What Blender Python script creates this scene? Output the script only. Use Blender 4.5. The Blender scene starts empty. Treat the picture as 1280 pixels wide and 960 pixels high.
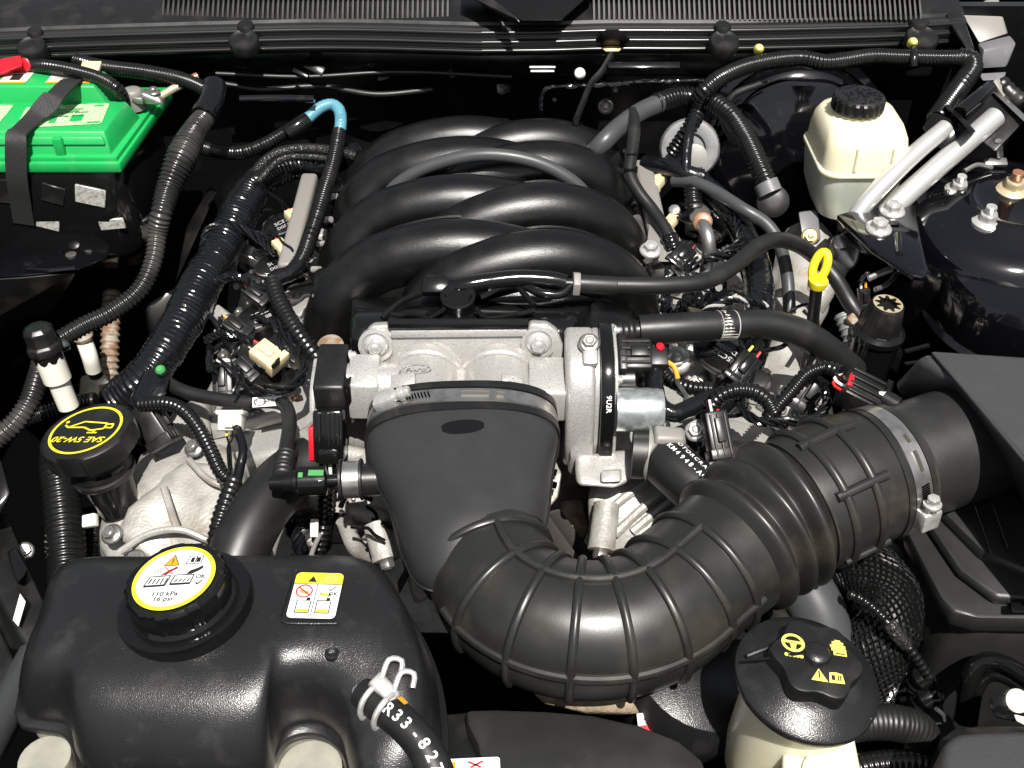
import bpy, bmesh, math, random
from mathutils import Vector as V, Matrix, noise
random.seed(7)
PI = math.pi
SC = bpy.context.scene
COL = SC.collection
# ------------------------------------------------------------------ camera
FPX = 1300.0                       # focal length in photo pixels (photo is 1280 wide)
PITCH = math.radians(40)
CAM = V((0, -0.996, 0.836))
FWD = V((0, math.cos(PITCH), -math.sin(PITCH)))
UPV = V((0, math.sin(PITCH), math.cos(PITCH)))
cd = bpy.data.cameras.new('camera'); cam = bpy.data.objects.new('camera', cd); COL.objects.link(cam)
cam.location = CAM; cam.rotation_euler = (PI/2 - PITCH, 0, 0)
cd.sensor_width = 36; cd.lens = 36*FPX/1280; cd.clip_start = 0.05; cd.clip_end = 500
SC.camera = cam
# ------------------------------------------------------------------ light
SUN_TO = V((0.10, -0.44, 0.86)).normalized()
w = bpy.data.worlds.new('World'); SC.world = w; w.use_nodes = True
nt = w.node_tree; bg = nt.nodes['Background']
sky = nt.nodes.new('ShaderNodeTexSky'); sky.sky_type = 'NISHITA'; sky.sun_disc = False
sky.sun_elevation = math.asin(SUN_TO.z); sky.sun_rotation = math.atan2(SUN_TO.x, SUN_TO.y)
sky.dust_density = 2.0; sky.ozone_density = 0.6
hs_ = nt.nodes.new('ShaderNodeHueSaturation'); hs_.inputs['Saturation'].default_value = .38
nt.links.new(sky.outputs[0], hs_.inputs['Color']); nt.links.new(hs_.outputs[0], bg.inputs[0]); bg.inputs[1].default_value = 0.055
sl = bpy.data.lights.new('sun', 'SUN'); sl.energy = 5.0; sl.angle = math.radians(0.55); sl.color = (1, .96, .9)
so = bpy.data.objects.new('sun', sl); COL.objects.link(so)
so.rotation_euler = SUN_TO.to_track_quat('Z', 'Y').to_euler(); so.location = SUN_TO*3
SC.view_settings.view_transform = 'Standard'; SC.view_settings.look = 'None'
SC.view_settings.exposure = 0.68; SC.view_settings.gamma = 1
# ------------------------------------------------------------------ photo measurements -> world points
def P(px, py, z):
    d = FWD + V((1, 0, 0))*((px-640)/FPX) - UPV*((py-480)/FPX)
    return CAM + d*((z-CAM.z)/d.z)
def S(p): return (p-CAM).dot(FWD)/FPX          # metres covered by one photo pixel at p
def PP(l): return [P(*q) for q in l]
# ------------------------------------------------------------------ materials
MT = {}
def mat(name, col, rough=.5, metal=0., bump=None, var=None, rv=0., coat=0., spec=.5, sss=0., ss_r=.01, dust=None, speck=None):
    """bump=(scale,strength,distance) var=(scale,colour2,lo,hi) dust=(scale,colour,lo,hi)"""
    m = bpy.data.materials.new(name); m.use_nodes = True; N = m.node_tree.nodes; L = m.node_tree.links
    b = N['Principled BSDF']; b.inputs['Base Color'].default_value = (*col, 1)
    b.inputs['Roughness'].default_value = rough; b.inputs['Metallic'].default_value = metal
    b.inputs['Coat Weight'].default_value = coat; b.inputs['Coat Roughness'].default_value = .06
    b.inputs['Specular IOR Level'].default_value = spec
    if sss:
        b.inputs['Subsurface Weight'].default_value = sss; b.inputs['Subsurface Radius'].default_value = (1, .9, .6)
        b.inputs['Subsurface Scale'].default_value = ss_r
    tc = N.new('ShaderNodeTexCoord')
    def noi(sc, det=4):
        n = N.new('ShaderNodeTexNoise'); n.inputs['Scale'].default_value = sc; n.inputs['Detail'].default_value = det
        L.new(tc.outputs['Object'], n.inputs['Vector']); return n
    src = None
    for spec_ in (var, dust, speck):
        if not spec_: continue
        n = noi(spec_[0], 6); r = N.new('ShaderNodeMapRange')
        r.inputs[1].default_value = spec_[2]; r.inputs[2].default_value = spec_[3]; L.new(n.outputs[0], r.inputs[0])
        mx = N.new('ShaderNodeMix'); mx.data_type = 'RGBA'
        L.new(r.outputs[0], mx.inputs[0])
        if src: L.new(src, mx.inputs[6])
        else: mx.inputs[6].default_value = (*col, 1)
        mx.inputs[7].default_value = (*spec_[1], 1); src = mx.outputs[2]
    if src: L.new(src, b.inputs['Base Color'])
    if rv:
        n = noi(35, 5); r = N.new('ShaderNodeMapRange'); r.inputs[1].default_value = .3; r.inputs[2].default_value = .7
        r.inputs[3].default_value = max(.02, rough-rv); r.inputs[4].default_value = rough+rv
        L.new(n.outputs[0], r.inputs[0]); L.new(r.outputs[0], b.inputs['Roughness'])
    if bump:
        prev = None
        for (sc, st, di) in (bump if isinstance(bump, list) else [bump]):
            n = noi(sc, .5); bp = N.new('ShaderNodeBump'); bp.inputs['Strength'].default_value = st; bp.inputs['Distance'].default_value = di
            L.new(n.outputs[0], bp.inputs['Height'])
            if prev: L.new(prev, bp.inputs['Normal'])
            prev = bp.outputs[0]
        L.new(prev, b.inputs['Normal'])
    MT[name] = m; return m
G = lambda v: (v, v, v)
mat('tank_plastic', (.0105, .0103, .011), .31, bump=[(1000, .7, .00032)], rv=.03, dust=(40, (.03, .029, .028), .55, .9), speck=(420, (.3, .29, .27), .745, .8))
mat('manifold_plastic', G(.0025), .34, bump=[(900, .8, .00028)], rv=.03, dust=(18, (.012, .0115, .011), .5, .85), speck=(300, (.2, .19, .17), .78, .82))
mat('satin_plastic', G(.0075), .36, bump=[(900, .3, .0002)], rv=.07, dust=(22, (.034, .031, .027), .52, .9), speck=(420, (.28, .26, .23), .76, .81))
mat('lid_plastic', G(.016), .43, bump=[(900, .4, .0003)], rv=.06, dust=(16, (.035, .033, .03), .5, .9), speck=(420, (.28, .26, .23), .75, .8))
mat('adapter_rubber', (.024, .024, .025), .45, bump=[(900, .5, .0002)], rv=.05, dust=(14, (.035, .034, .033), .5, .9))
mat('bead_rubber', G(.012), .24)
mat('rail_plastic', G(.012), .3)
mat('gloss_plastic', G(.005), .14, rv=.06, bump=[(90, .1, .001)])
mat('grain_plastic', (.04, .04, .042), .42, bump=[(900, .8, .0005)], dust=(30, (.05, .05, .05), .5, .9))
mat('duct_rubber', (.014, .014, .0125), .36, rv=.05, bump=[(500, .16, .0002)], dust=(14, (.045, .041, .033), .52, .85), speck=(300, (.22, .2, .16), .77, .82))
mat('dusty_rubber', (.016, .0158, .014), .38, rv=.05, bump=[(400, .25, .0002)], dust=(12, (.085, .07, .05), .55, .85), speck=(300, (.22, .2, .16), .76, .82))
mat('hose_rubber', G(.009), .43, rv=.05, bump=[(600, .25, .00015)], dust=(25, (.03, .03, .029), .55, .95))
mat('grey_hose', (.045, .047, .05), .42, rv=.06, bump=[(500, .15, .0002)])
mat('loom', G(.006), .25, rv=.07, dust=(30, (.03, .028, .024), .62, .95))
mat('old_loom', (.012, .012, .012), .24, rv=.06, dust=(9, (.075, .071, .064), .48, .8))
mat('tape', (.005, .0055, .0065), .19, rv=.08, bump=[(170, .4, .0016)])
mat('paint_black', (.0025, .0025, .0035), .1, coat=.6, bump=[(14, .05, .004)], dust=(40, (.02, .018, .015), .62, .95))
mat('paint_dirty', (.004, .004, .004), .3, bump=[(30, .1, .003)], dust=(16, (.03, .025, .018), .5, .85))
mat('hollow_shade', G(.0018), .9, spec=0.)  # near-black, no sheen: the shade of deep gaps put into the colour
mat('firewall_paint', (.004, .004, .0045), .22, bump=[(9, .25, .02)], dust=(14, (.014, .013, .012), .5, .9))
mat('cast_alu', (.44, .43, .41), .36, .45, bump=[(420, .4, .0007), (30, .2, .003)], var=(420, (.28, .27, .25), .5, .75), dust=(26, (.42, .405, .38), .5, .85))
mat('dirty_alu', (.37, .36, .335), .5, .25, bump=[(260, .5, .0014), (22, .35, .006)], var=(26, (.22, .205, .18), .44, .7), dust=(14, (.27, .215, .155), .58, .8))
mat('zinc', (.62, .61, .585), .33, .6, bump=[(120, .2, .001)], var=(90, (.42, .42, .4), .45, .7))
mat('motor_zinc', (.50, .54, .54), .33, .7, bump=[(200, .25, .0008)], var=(130, (.33, .36, .36), .4, .65))
mat('pipe_alu', (.62, .62, .6), .3, .6, bump=[(160, .1, .0006)])
mat('steel', (.45, .44, .42), .32, .9, var=(60, (.28, .26, .24), .5, .75))
mat('rusty', (.2, .12, .07), .7, .2, bump=[(200, .5, .001)], var=(60, (.32, .28, .23), .4, .6))
mat('copper', (.36, .17, .10), .42, .5, var=(200, (.22, .12, .08), .4, .7))
mat('brass', (.6, .46, .22), .35, .7, var=(200, (.4, .3, .15), .4, .7))
mat('yellow_zinc', (.62, .5, .3), .4, .6, var=(200, (.7, .62, .45), .4, .7))
mat('rail_grey', (.21, .2, .185), .5, .15, bump=[(250, .15, .0006)])
mat('green_plastic', (.010, .34, .08), .38, bump=[(300, .15, .0002)], rv=.06, sss=.1, ss_r=.004, var=(18, (.012, .30, .07), .45, .75), dust=(30, (.06, .33, .12), .58, .85))
mat('cream_plastic', (.74, .70, .52), .34, sss=.55, ss_r=.02, rv=.05, var=(11, (.70, .62, .38), .45, .75), speck=(200, (.3, .27, .2), .77, .82))
mat('milk_plastic', (.45, .48, .41), .33, sss=.5, ss_r=.02, var=(18, (.62, .6, .5), .45, .7))
mat('tank_milk', (.25, .245, .21), .3, sss=.5, ss_r=.015, var=(14, (.42, .41, .33), .45, .7))
mat('yellow', (.78, .64, .01), .35, var=(60, (.6, .46, .02), .5, .8), bump=[(200, .2, .0006)])
mat('print_yellow', (.76, .66, .03), .5, var=(80, (.6, .5, .05), .5, .8))
mat('print_pale', (.72, .66, .12), .5)
mat('print_white', G(.74), .45, var=(60, (.6, .59, .56), .5, .8), speck=(300, (.3, .28, .25), .74, .8))
mat('band_steel', (.5, .49, .47), .3, .9, bump=[(60, .15, .001)], var=(70, (.33, .32, .3), .45, .7))
mat('clamp_slot', (.09, .08, .07), .5)
mat('print_black', G(.012), .5)
mat('print_red', (.6, .02, .02), .5)
mat('print_orange', (.8, .3, .01), .5)
mat('print_grey', G(.3), .5)
mat('print_green', (.42, .60, .33), .5, var=(330, (.12, .36, .12), .52, .6))
mat('paper', (.62, .6, .52), .6, var=(150, (.45, .44, .4), .45, .62))
mat('foil', (.6, .59, .55), .4, .4, bump=[(300, .6, .001)], var=(160, (.3, .29, .26), .4, .7))
mat('red_plastic', (.55, .008, .02), .35, sss=.1, ss_r=.004)
mat('beige_plastic', (.62, .52, .30), .42, sss=.1, ss_r=.003)
mat('white_plastic', (.72, .70, .62), .4, sss=.1, ss_r=.003)
mat('blue_hose', (.09, .26, .33), .36, rv=.06, dust=(60, (.05, .12, .15), .55, .8))
mat('grey_plastic', (.13, .13, .135), .42, bump=[(400, .2, .0006)], dust=(30, (.2, .2, .2), .55, .9))
mat('web_strap', G(.012), .6, bump=[(500, .5, .001)])
mat('belt', (.05, .045, .042), .6, bump=[(200, .4, .001)])
mat('braid', G(.02), .28, bump=[(260, 1., .003)])
mat('grommet', (.17, .175, .175), .5, var=(60, (.1, .1, .1), .45, .75))
mat('brown_grit', (.26, .2, .14), .9, bump=[(300, .8, .002)], var=(90, (.16, .12, .08), .4, .65))
mat('wire_green', (.04, .24, .06), .45)
# ------------------------------------------------------------------ mesh tools
WL = {}                               # world location of every parent
def frame(o, n=(0, 0, 1), up=(0, 1, 0)):
    n = V(n).normalized(); up = V(up); v = (up - n*up.dot(n)).normalized(); u = v.cross(n)
    return Matrix(((u.x, v.x, n.x, o[0]), (u.y, v.y, n.y, o[1]), (u.z, v.z, n.z, o[2]), (0, 0, 0, 1)))
def spline(pts, n=12):
    pts = [V(p) for p in pts]
    if len(pts) < 3: return [pts[0].lerp(pts[-1], i/n) for i in range(n+1)]
    q = [pts[0]*2-pts[1]] + pts + [pts[-1]*2-pts[-2]]; out = []
    for i in range(1, len(q)-2):
        a, b, c, d = q[i-1:i+3]
        for k in range(n):
            t = k/n
            out.append(.5*((2*b)+(c-a)*t+(2*a-5*b+4*c-d)*t*t+(3*b-a-3*c+d)*t**3))
    out.append(pts[-1]); return out
def resample(pl, step):
    d = [0]
    for a, b in zip(pl, pl[1:]): d.append(d[-1]+(b-a).length)
    Ltot = d[-1]; n = max(2, int(round(Ltot/step))); out = []; j = 0
    for i in range(n+1):
        s = Ltot*i/n
        while j < len(d)-2 and d[j+1] < s: j += 1
        t = (s-d[j])/max(1e-9, d[j+1]-d[j]); out.append(pl[j].lerp(pl[j+1], t))
    return out, Ltot
def transport(pl):
    n = len(pl); T = []
    for i in range(n): T.append((pl[min(i+1, n-1)]-pl[max(i-1, 0)]).normalized())
    a = V((0, 0, 1)) if abs(T[0].z) < .9 else V((0, 1, 0))
    u = (a-T[0]*a.dot(T[0])).normalized(); out = []
    for t in T:
        u = (u-t*u.dot(t)).normalized(); out.append((t, u, t.cross(u)))
    return out
class B:
    def __init__(s): s.v = []; s.f = []
    def add(s, vs, fs):
        o = len(s.v); s.v += [V(p) for p in vs]; s.f += [tuple(i+o for i in f) for f in fs]; return s
    def grid(s, rings, close=True, cap0=True, cap1=True):
        n = len(rings[0]); vs = [p for r in rings for p in r]; fs = []
        for i in range(len(rings)-1):
            for j in range(n if close else n-1):
                k = (j+1) % n; fs.append((i*n+j, i*n+k, (i+1)*n+k, (i+1)*n+j))
        if cap0: fs.append(tuple(range(n))[::-1])
        if cap1: fs.append(tuple(range((len(rings)-1)*n, len(rings)*n)))
        return s.add(vs, fs)
    def tube(s, pts, r, seg=12, step=.006, rf=None, smooth=True, flat=1., cap=True):
        pl = spline(pts) if smooth else [V(p) for p in pts]
        if smooth: pl, L = resample(pl, step)
        else: L = sum((b-a).length for a, b in zip(pl, pl[1:]))
        fr = transport(pl); rings = []; acc = 0
        for i, (p, (t, u, w)) in enumerate(zip(pl, fr)):
            if i: acc += (p-pl[i-1]).length
            rings.append([])
            for k in range(seg):
                th = 2*PI*k/seg; rr = rf(acc, L, th)*r if rf else r
                rings[-1].append(p+u*(math.cos(th)*rr)+w*(math.sin(th)*rr*flat))
        return s.grid(rings, True, cap, cap)
    def lathe(s, prof, fr, seg=28, mod=None, cap0=True, cap1=True):
        rings = []
        for (r, z) in prof:
            rings.append([fr @ V((math.cos(2*PI*k/seg)*r*(mod(2*PI*k/seg, r, z) if mod else 1), math.sin(2*PI*k/seg)*r*(mod(2*PI*k/seg, r, z) if mod else 1), z)) for k in range(seg)])
        return s.grid(rings, True, cap0, cap1)
    def box(s, fr, sx, sy, sz, c=(0, 0, 0)):
        vs = [fr @ V((c[0]+sx/2*a, c[1]+sy/2*b, c[2]+sz/2*d)) for d in (-1, 1) for b in (-1, 1) for a in (-1, 1)]
        return s.add(vs, [(0, 2, 3, 1), (4, 5, 7, 6), (0, 1, 5, 4), (2, 6, 7, 3), (0, 4, 6, 2), (1, 3, 7, 5)])
    def prism(s, pts, fr, z0, z1):
        n = len(pts); vs = [fr @ V((p[0], p[1], z0)) for p in pts]+[fr @ V((p[0], p[1], z1)) for p in pts]
        a = sum(pts[i][0]*pts[(i+1) % n][1]-pts[(i+1) % n][0]*pts[i][1] for i in range(n))
        fs = [tuple(range(n))[::-1], tuple(range(n, 2*n))]+[(i, (i+1) % n, n+(i+1) % n, n+i) for i in range(n)]
        if a < 0: fs = [f[::-1] for f in fs]
        return s.add(vs, fs)
    def hull(s, pts):
        bm = bmesh.new(); [bm.verts.new(p) for p in pts]
        r = bmesh.ops.convex_hull(bm, input=bm.verts)
        bmesh.ops.delete(bm, geom=[g for g in r['geom_interior'] if isinstance(g, bmesh.types.BMVert)], context='VERTS')
        bmesh.ops.dissolve_limit(bm, angle_limit=.02, verts=bm.verts, edges=bm.edges)
        bm.verts.index_update(); s.add([v.co.copy() for v in bm.verts], [[v.index for v in f.verts] for f in bm.faces]); bm.free(); return s
    def obj(s, name, m, parent=None, bev=0, bseg=2, sharp=40, sub=0, flat=False, base=False, props=None):
        c = sum(s.v, V())/len(s.v)
        if base: c.z = min(p.z for p in s.v)
        me = bpy.data.meshes.new(name); me.from_pydata([p-c for p in s.v], [], s.f); me.validate(clean_customdata=False)
        if bev or sub:
            bm = bmesh.new(); bm.from_mesh(me); bmesh.ops.remove_doubles(bm, verts=bm.verts, dist=1e-6)
            bmesh.ops.recalc_face_normals(bm, faces=bm.faces)
            if bev:
                es = [e for e in bm.edges if len(e.link_faces) == 2 and e.calc_face_angle(0) > .45]
                bmesh.ops.bevel(bm, geom=es, offset=bev, segments=bseg, profile=.5, affect='EDGES', clamp_overlap=True)
            if sub: bmesh.ops.subdivide_edges(bm, edges=bm.edges, cuts=sub, use_grid_fill=True, smooth=1.)
            bm.to_mesh(me); bm.free()
        if not flat:
            me.polygons.foreach_set('use_smooth', [True]*len(me.polygons)); me.set_sharp_from_angle(angle=math.radians(sharp))
        me.materials.append(MT[m]); o = bpy.data.objects.new(name, me); COL.objects.link(o)
        if parent is not None: o.parent = parent; o.location = c-WL[parent.name]
        else: o.location = c
        WL[o.name] = c.copy()
        if props: tag(o, *props)
        return o
def tag(o, label=None, cat=None, group=None, kind=None):
    for k, x in (('label', label), ('category', cat), ('group', group), ('kind', kind)):
        if x: o[k] = x
    return o
def thing(name, label, cat, loc, group=None):
    o = bpy.data.objects.new(name, None); COL.objects.link(o); o.location = loc; o.empty_display_size = .02
    WL[o.name] = V(loc); return tag(o, label, cat, group)
def text_mesh(s, body, fr, size, z=.0004, sx=1., shear=0., align='CENTER'):
    """the outline of a printed word as flat faces in frame fr"""
    cu = bpy.data.curves.new('t', 'FONT'); cu.body = body; cu.size = size; cu.align_x = align; cu.align_y = 'CENTER'
    cu.resolution_u = 3; cu.shear = shear; cu.offset = size*.02
    ob = bpy.data.objects.new('t', cu); COL.objects.link(ob)
    dg = bpy.context.evaluated_depsgraph_get(); me = bpy.data.meshes.new_from_object(ob.evaluated_get(dg))
    s.add([fr @ V((v.co.x*sx, v.co.y, z)) for v in me.vertices], [tuple(p.vertices) for p in me.polygons])
    bpy.data.objects.remove(ob); bpy.data.curves.remove(cu); bpy.data.meshes.remove(me); return s
def ngon(n, r, ph=0, sx=1., sy=1., cx=0, cy=0): return [(cx+sx*r*math.cos(ph+2*PI*i/n), cy+sy*r*math.sin(ph+2*PI*i/n)) for i in range(n)]
def rrect(w_, h_, r, n=5, cx=0, cy=0):
    out = []
    for (sx, sy, a) in ((1, 1, 0), (-1, 1, PI/2), (-1, -1, PI), (1, -1, 1.5*PI)):
        for k in range(n+1):
            t = a+PI/2*k/n; out.append((cx+sx*(w_/2-r)+r*math.cos(t), cy+sy*(h_/2-r)+r*math.sin(t)))
    return out
def ringfaces(s, fr, r0, r1, z, seg=40, sx=1., sy=1., cx=0, cy=0):
    a = [fr @ V((x, y, z)) for x, y in ngon(seg, r0, 0, sx, sy, cx, cy)]; b = [fr @ V((x, y, z)) for x, y in ngon(seg, r1, 0, sx, sy, cx, cy)]
    return s.grid([a, b], True, False, False)
def flatpoly(s, pts, fr, z=.0003): return s.add([fr @ V((p[0], p[1], z)) for p in pts], [tuple(range(len(pts)))])
# ---- corrugation and wrap profiles
def corr(p, amp):
    def f(s, L, th):
        x = (s/p) % 1.; t = min(1, max(0, (abs(x-.5)*2-.25)/.4)); return 1-amp*t*t*(3-2*t)
    return f
def wrap(amp=.05, p=.018):
    def f(s, L, th):
        return 1+amp*.5*(((s/p+th/(2*PI)) % 1.)-.5)+amp*noise.noise(V((s*55, math.cos(th)*1.3, math.sin(th)*1.3)))
    return f
def hose(name, pts, wpx, m, label=None, cat='hose', group=None, parent=None, kind='plain', pitch=.006, amp=.14, seg=14, flat=1., rf=None):
    """pts: (photo x, photo y, height); wpx: width in photo pixels at the middle of the run"""
    p = [q if isinstance(q, V) else P(*q) for q in pts]; r = wpx/2*S(p[len(p)//2]); b = B()
    if kind == 'corr': b.tube(p, r, seg, pitch/6, rf or corr(pitch, amp), flat=flat)
    elif kind == 'tape': b.tube(p, r, seg+4, .004, rf or wrap(), flat=flat)
    else: b.tube(p, r, seg, .008, rf, flat=flat)
    o = b.obj(name, m, parent, sharp=60 if kind == 'corr' else 50)
    if parent is None: tag(o, label, cat, group)
    elif label: o['label'] = label
    return o
def hexbolt(parent, p, n, r, m='zinc', name='bolt', washer=True, h=1.):
    fr = frame(p, n, (.3, 1, .2)); b = B()
    if washer: b.lathe([(r*1.55, -.0015), (r*1.55, r*.18), (r*1.25, r*.4)], fr, 20)
    b.prism(ngon(6, r, .3), fr, r*.2, r*.2+r*.95*h)
    b.lathe([(r*.62, r*.2+r*.95*h-.0005), (r*.55, r*.2+r*1.08*h)], fr, 14)
    return b.obj(name, m, parent, bev=r*.07, bseg=1, sharp=35)
def studnut(name, p, n, r, label, cat='nut', m='zinc', group=None, tip=None):
    t = thing(name, label, cat, p, group); fr = frame(p, n, (.2, 1, 0))
    B().lathe([(r*1.6, -.004), (r*1.6, r*.15), (r*1.15, r*.45)], fr, 22).obj('washer', m, t)
    B().prism(ngon(6, r, .5), fr, r*.4, r*1.25).obj('nut', m, t, bev=r*.08, bseg=1)
    B().tube([fr @ V((0, 0, r*1.2+i*r*.045)) for i in range(22)], r*.55, 12, smooth=False, rf=lambda s, L, th: 1+.07*math.sin(s/(r*.13)*PI*2+th)).obj('stud', tip or m, t)
    return t
def connector(name, p, axis, up, sx, sy, sz, label, m='satin_plastic', group=None, ribs=3, wires=(('print_black', 2),), tail=None, cat='connector', collar=True):
    """plug with a body, ridges, a latch and a short tail of wires; axis = mating direction, sizes in metres"""
    t = thing(name, label, cat, p, group); fr = frame(p, axis, up)
    B().box(fr, sx, sy, sz).obj('body', m, t, bev=min(sx, sy)*.12)
    for i in range(ribs):
        B().box(fr, sx*.09, sy*.16, sz*.86, ((i-(ribs-1)/2)*sx*.9/max(1, ribs), sy*.54, 0)).obj('ridge', m, t, bev=.0006, bseg=1)
    if collar: B().box(fr, sx*1.12, sy*1.14, sz*.22, (0, 0, sz*.38)).obj('collar', m, t, bev=.0012)
    B().box(fr, sx*.34, sy*.25, sz*.5, (0, sy*.6, -sz*.1)).obj('latch', m, t, bev=.001)
    if tail:
        k = 0
        for (wm, c) in wires:
            for _ in range(c):
                a = 2*PI*k/max(1, sum(x[1] for x in wires)); k += 1
                q0 = fr @ V((math.cos(a)*sx*.22, math.sin(a)*sy*.2, -sz*.45)); q1 = fr @ V((math.cos(a)*sx*.2, math.sin(a)*sy*.18, -sz*.75))
                e = [V(x)+V((math.cos(a), math.sin(a), math.sin(a*2)))*.0016 for x in tail]
                B().tube([q0, q1], .0018, 6, .006).obj('wire_end', wm, t); B().tube([q1, q1.lerp(e[0], .5)]+e, .0016, 6, .006).obj('wire', 'tape', t)
    return t
def wires(name, pts, n, r, spread, label, mats=('tape',), cat='wires', group=None, twist=3.):
    t = thing(name, label, cat, P(*pts[0]) if not isinstance(pts[0], V) else pts[0], group)
    p = [q if isinstance(q, V) else P(*q) for q in pts]; pl, L = resample(spline(p), .006); fr = transport(pl)
    for k in range(n):
        q = []
        for i, (c, (tt, u, w_)) in enumerate(zip(pl, fr)):
            a = 2*PI*k/n+twist*2*PI*i/len(pl)+.8*noise.noise(V((i*.15, k, 0))); rr = spread*(.8+.5*noise.noise(V((i*.12, k*3.1, 4))))
            q.append(c+u*math.cos(a)*rr+w_*math.sin(a)*rr)
        B().tube(q, r, 7, smooth=False).obj('wire', mats[k % len(mats)], t)
    return t
# ------------------------------------------------------------------ the setting
W = Matrix.Identity(4)
def struct(o): o['kind'] = 'structure'; return o
struct(B().box(W, 4.0, 4.0, .02, (0, .2, -.62)).obj('bay_floor', 'hollow_shade'))  # coloured black for the deep shade below the engine
fw = struct(B().box(W, 2.2, .02, .85, (0, .80, -.24)).obj('firewall', 'firewall_paint'))
B().box(W, 1.5, .035, .05, (-.0, .775, .095)).obj('upper_beam', 'firewall_paint', fw, bev=.008)
# pressed ridges, slot and sealed seams on the firewall
B().tube([P(300, 124, .12), P(345, 123, .12), P(393, 124, .12)], .006, 10, .01).obj('pressed_ridge', 'paint_black', fw)
B().box(frame(P(805, 82, .13), (0, -.6, .8)), .12, .012, .006).obj('pressed_ridge', 'paint_black', fw, bev=.002)
B().tube(PP([(676, 140, .09), (678, 118, .1), (690, 110, .105), (760, 106, .105), (800, 103, .105), (885, 101, .105)]), .004, 8, .004, rf=lambda s, L, th: 1+.4*noise.noise(V((s*160, th, 0)))).obj('sealed_seam', 'paint_black', fw)
for (x, y, r) in ((757, 133, .013), (769, 113, .005), (693, 125, .004)):
    B().lathe([(r, -.01), (r, .003), (r*.72, .0045), (r*.5, .002), (r*.45, .002), (r*.3, .005)], frame(P(x, y, .06), (0, -.9, .42)), 22).obj('body_plug', 'hose_rubber', fw)
for (x, y, sx) in ((678, 84, .022), (678, 89, .02)):
    B().box(frame(P(x, y, .12), (0, -.7, .7)), sx*2, .004, .003).obj('chrome_strip', 'zinc', fw, bev=.001)
# left and right inner fenders
lf = struct(B().hull([V((-1.02, -.75, -.5)), V((-1.02, .8, -.5)), V((-.93, -.75, .1)), V((-.93, .8, .12)), V((-1.1, -.75, -.5)), V((-1.1, .8, .12)), V((-1.1, .8, -.5)), V((-1.1, -.75, .1))]).obj('inner_fender_left', 'paint_dirty', bev=.01))
rf_ = struct(B().hull([V((1.02, -.75, -.5)), V((1.02, .8, -.5)), V((.95, -.75, .1)), V((.95, .8, .12)), V((1.1, -.75, -.5)), V((1.1, .8, .12)), V((1.1, .8, -.5)), V((1.1, -.75, .1))]).obj('inner_fender_right', 'paint_black', bev=.01))
# ------------------------------------------------------------------ cowl panel along the windscreen
def psweep(b, path, prof):
    rings = [[p+V((0, y, z)) for y, z in prof] for p in path]
    return b.grid(rings, True, True, True)
cowl = thing('windscreen_cowl', 'long black plastic cowl with louvre grilles along the windscreen base', 'cowl', P(592, 48, .16))
path = spline(PP([(-70, 62, .16), (100, 55, .16), (300, 49, .16), (430, 47, .16), (590, 51, .16), (592, 51, .16)]), 10)
path2 = spline(PP([(594, 51, .16), (690, 50, .16), (765, 48, .16), (900, 48, .16), (1050, 45, .16), (1140, 42, .16), (1205, 38, .16)]), 10)
rail = [(.0, -.024), (-.005, -.02), (-.006, -.012), (-.0015, -.0105), (-.001, -.0085), (-.005, -.007), (-.0045, .001), (0, .003), (.001, .006), (-.002, .008), (0, .015), (.006, .019), (.03, .02), (.03, -.03), (.01, -.03)]
psweep(B(), path, rail).obj('seal_rail', 'rail_plastic', cowl, sharp=25)
psweep(B(), path2, rail).obj('seal_rail', 'rail_plastic', cowl, sharp=25)
for pth in (path, path2):
    for dy, dz, r_ in ((-.004, -.016, .0034), (-.003, -.002, .0034), (0, .013, .0038)):
        B().tube([p+V((0, dy, dz)) for p in pth], r_, 10, smooth=False).obj('seal_bead', 'bead_rubber', cowl)
top = [(.012, .012), (.02, .024), (.045, .03), (.06, .034), (.25, .05), (.5, .07), (.5, .06), (.05, .015), (.02, .006)]
psweep(B(), path, top).obj('panel', 'satin_plastic', cowl, sharp=25)
psweep(B(), path2, top).obj('panel', 'satin_plastic', cowl, sharp=25)
slat = None
def slats(x0, x1, y0, n, ln):
    global slat
    for i in range(n):
        q = P(x0+(x1-x0)*i/(n-1), y0, .20); q.y += 0
        if slat is None:
            slat = B().box(frame(q, (0, -.62, .78)), .0032, ln, .012).obj('slat', 'satin_plastic', cowl, flat=True)
        else:
            c = slat.copy(); COL.objects.link(c); c.location = q-WL[cowl.name]
for (x0, x1, y0, n) in ((206, 560, 4, 58), (742, 1148, 5, 66)):
    a, c = P(x0-3, y0, .196), P(x1+3, y0, .196); m_ = (a+c)/2
    B().box(frame(m_+V((0, .006, -.008)), (0, -.62, .78)), c.x-a.x, .07, .003).obj('grille_shade_strip', 'hollow_shade', cowl, flat=True)  # flat dark strip painted as the shaded opening between the slats
    slats(x0, x1, y0, n, .066)
    B().box(frame(m_+V((0, -.03, -.022))), c.x-a.x+.02, .012, .012).obj('grille_edge', 'satin_plastic', cowl, bev=.003)
for (x, y, s) in ((40, 54, .82), (305, 46, .88), (905, 47, .88), (1152, 42, .95)):
    q = P(x, y+6, .165); fr = frame(q, (0, -.3, 1))
    cl = B().lathe([(.028*s, -.014), (.029*s, .002), (.026*s, .006), (.021*s, .004), (.016*s, .0035), (.008*s, .005)], fr, 26, cap1=True).obj('clip_boss', 'satin_plastic', cowl)
    B().lathe([(.017*s, -.014), (.0165*s, .012), (.014*s, .016)], frame(q+V((0, .03, .004)), (0, -.15, 1)), 20).obj('clip_head', 'satin_plastic', cl)
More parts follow.
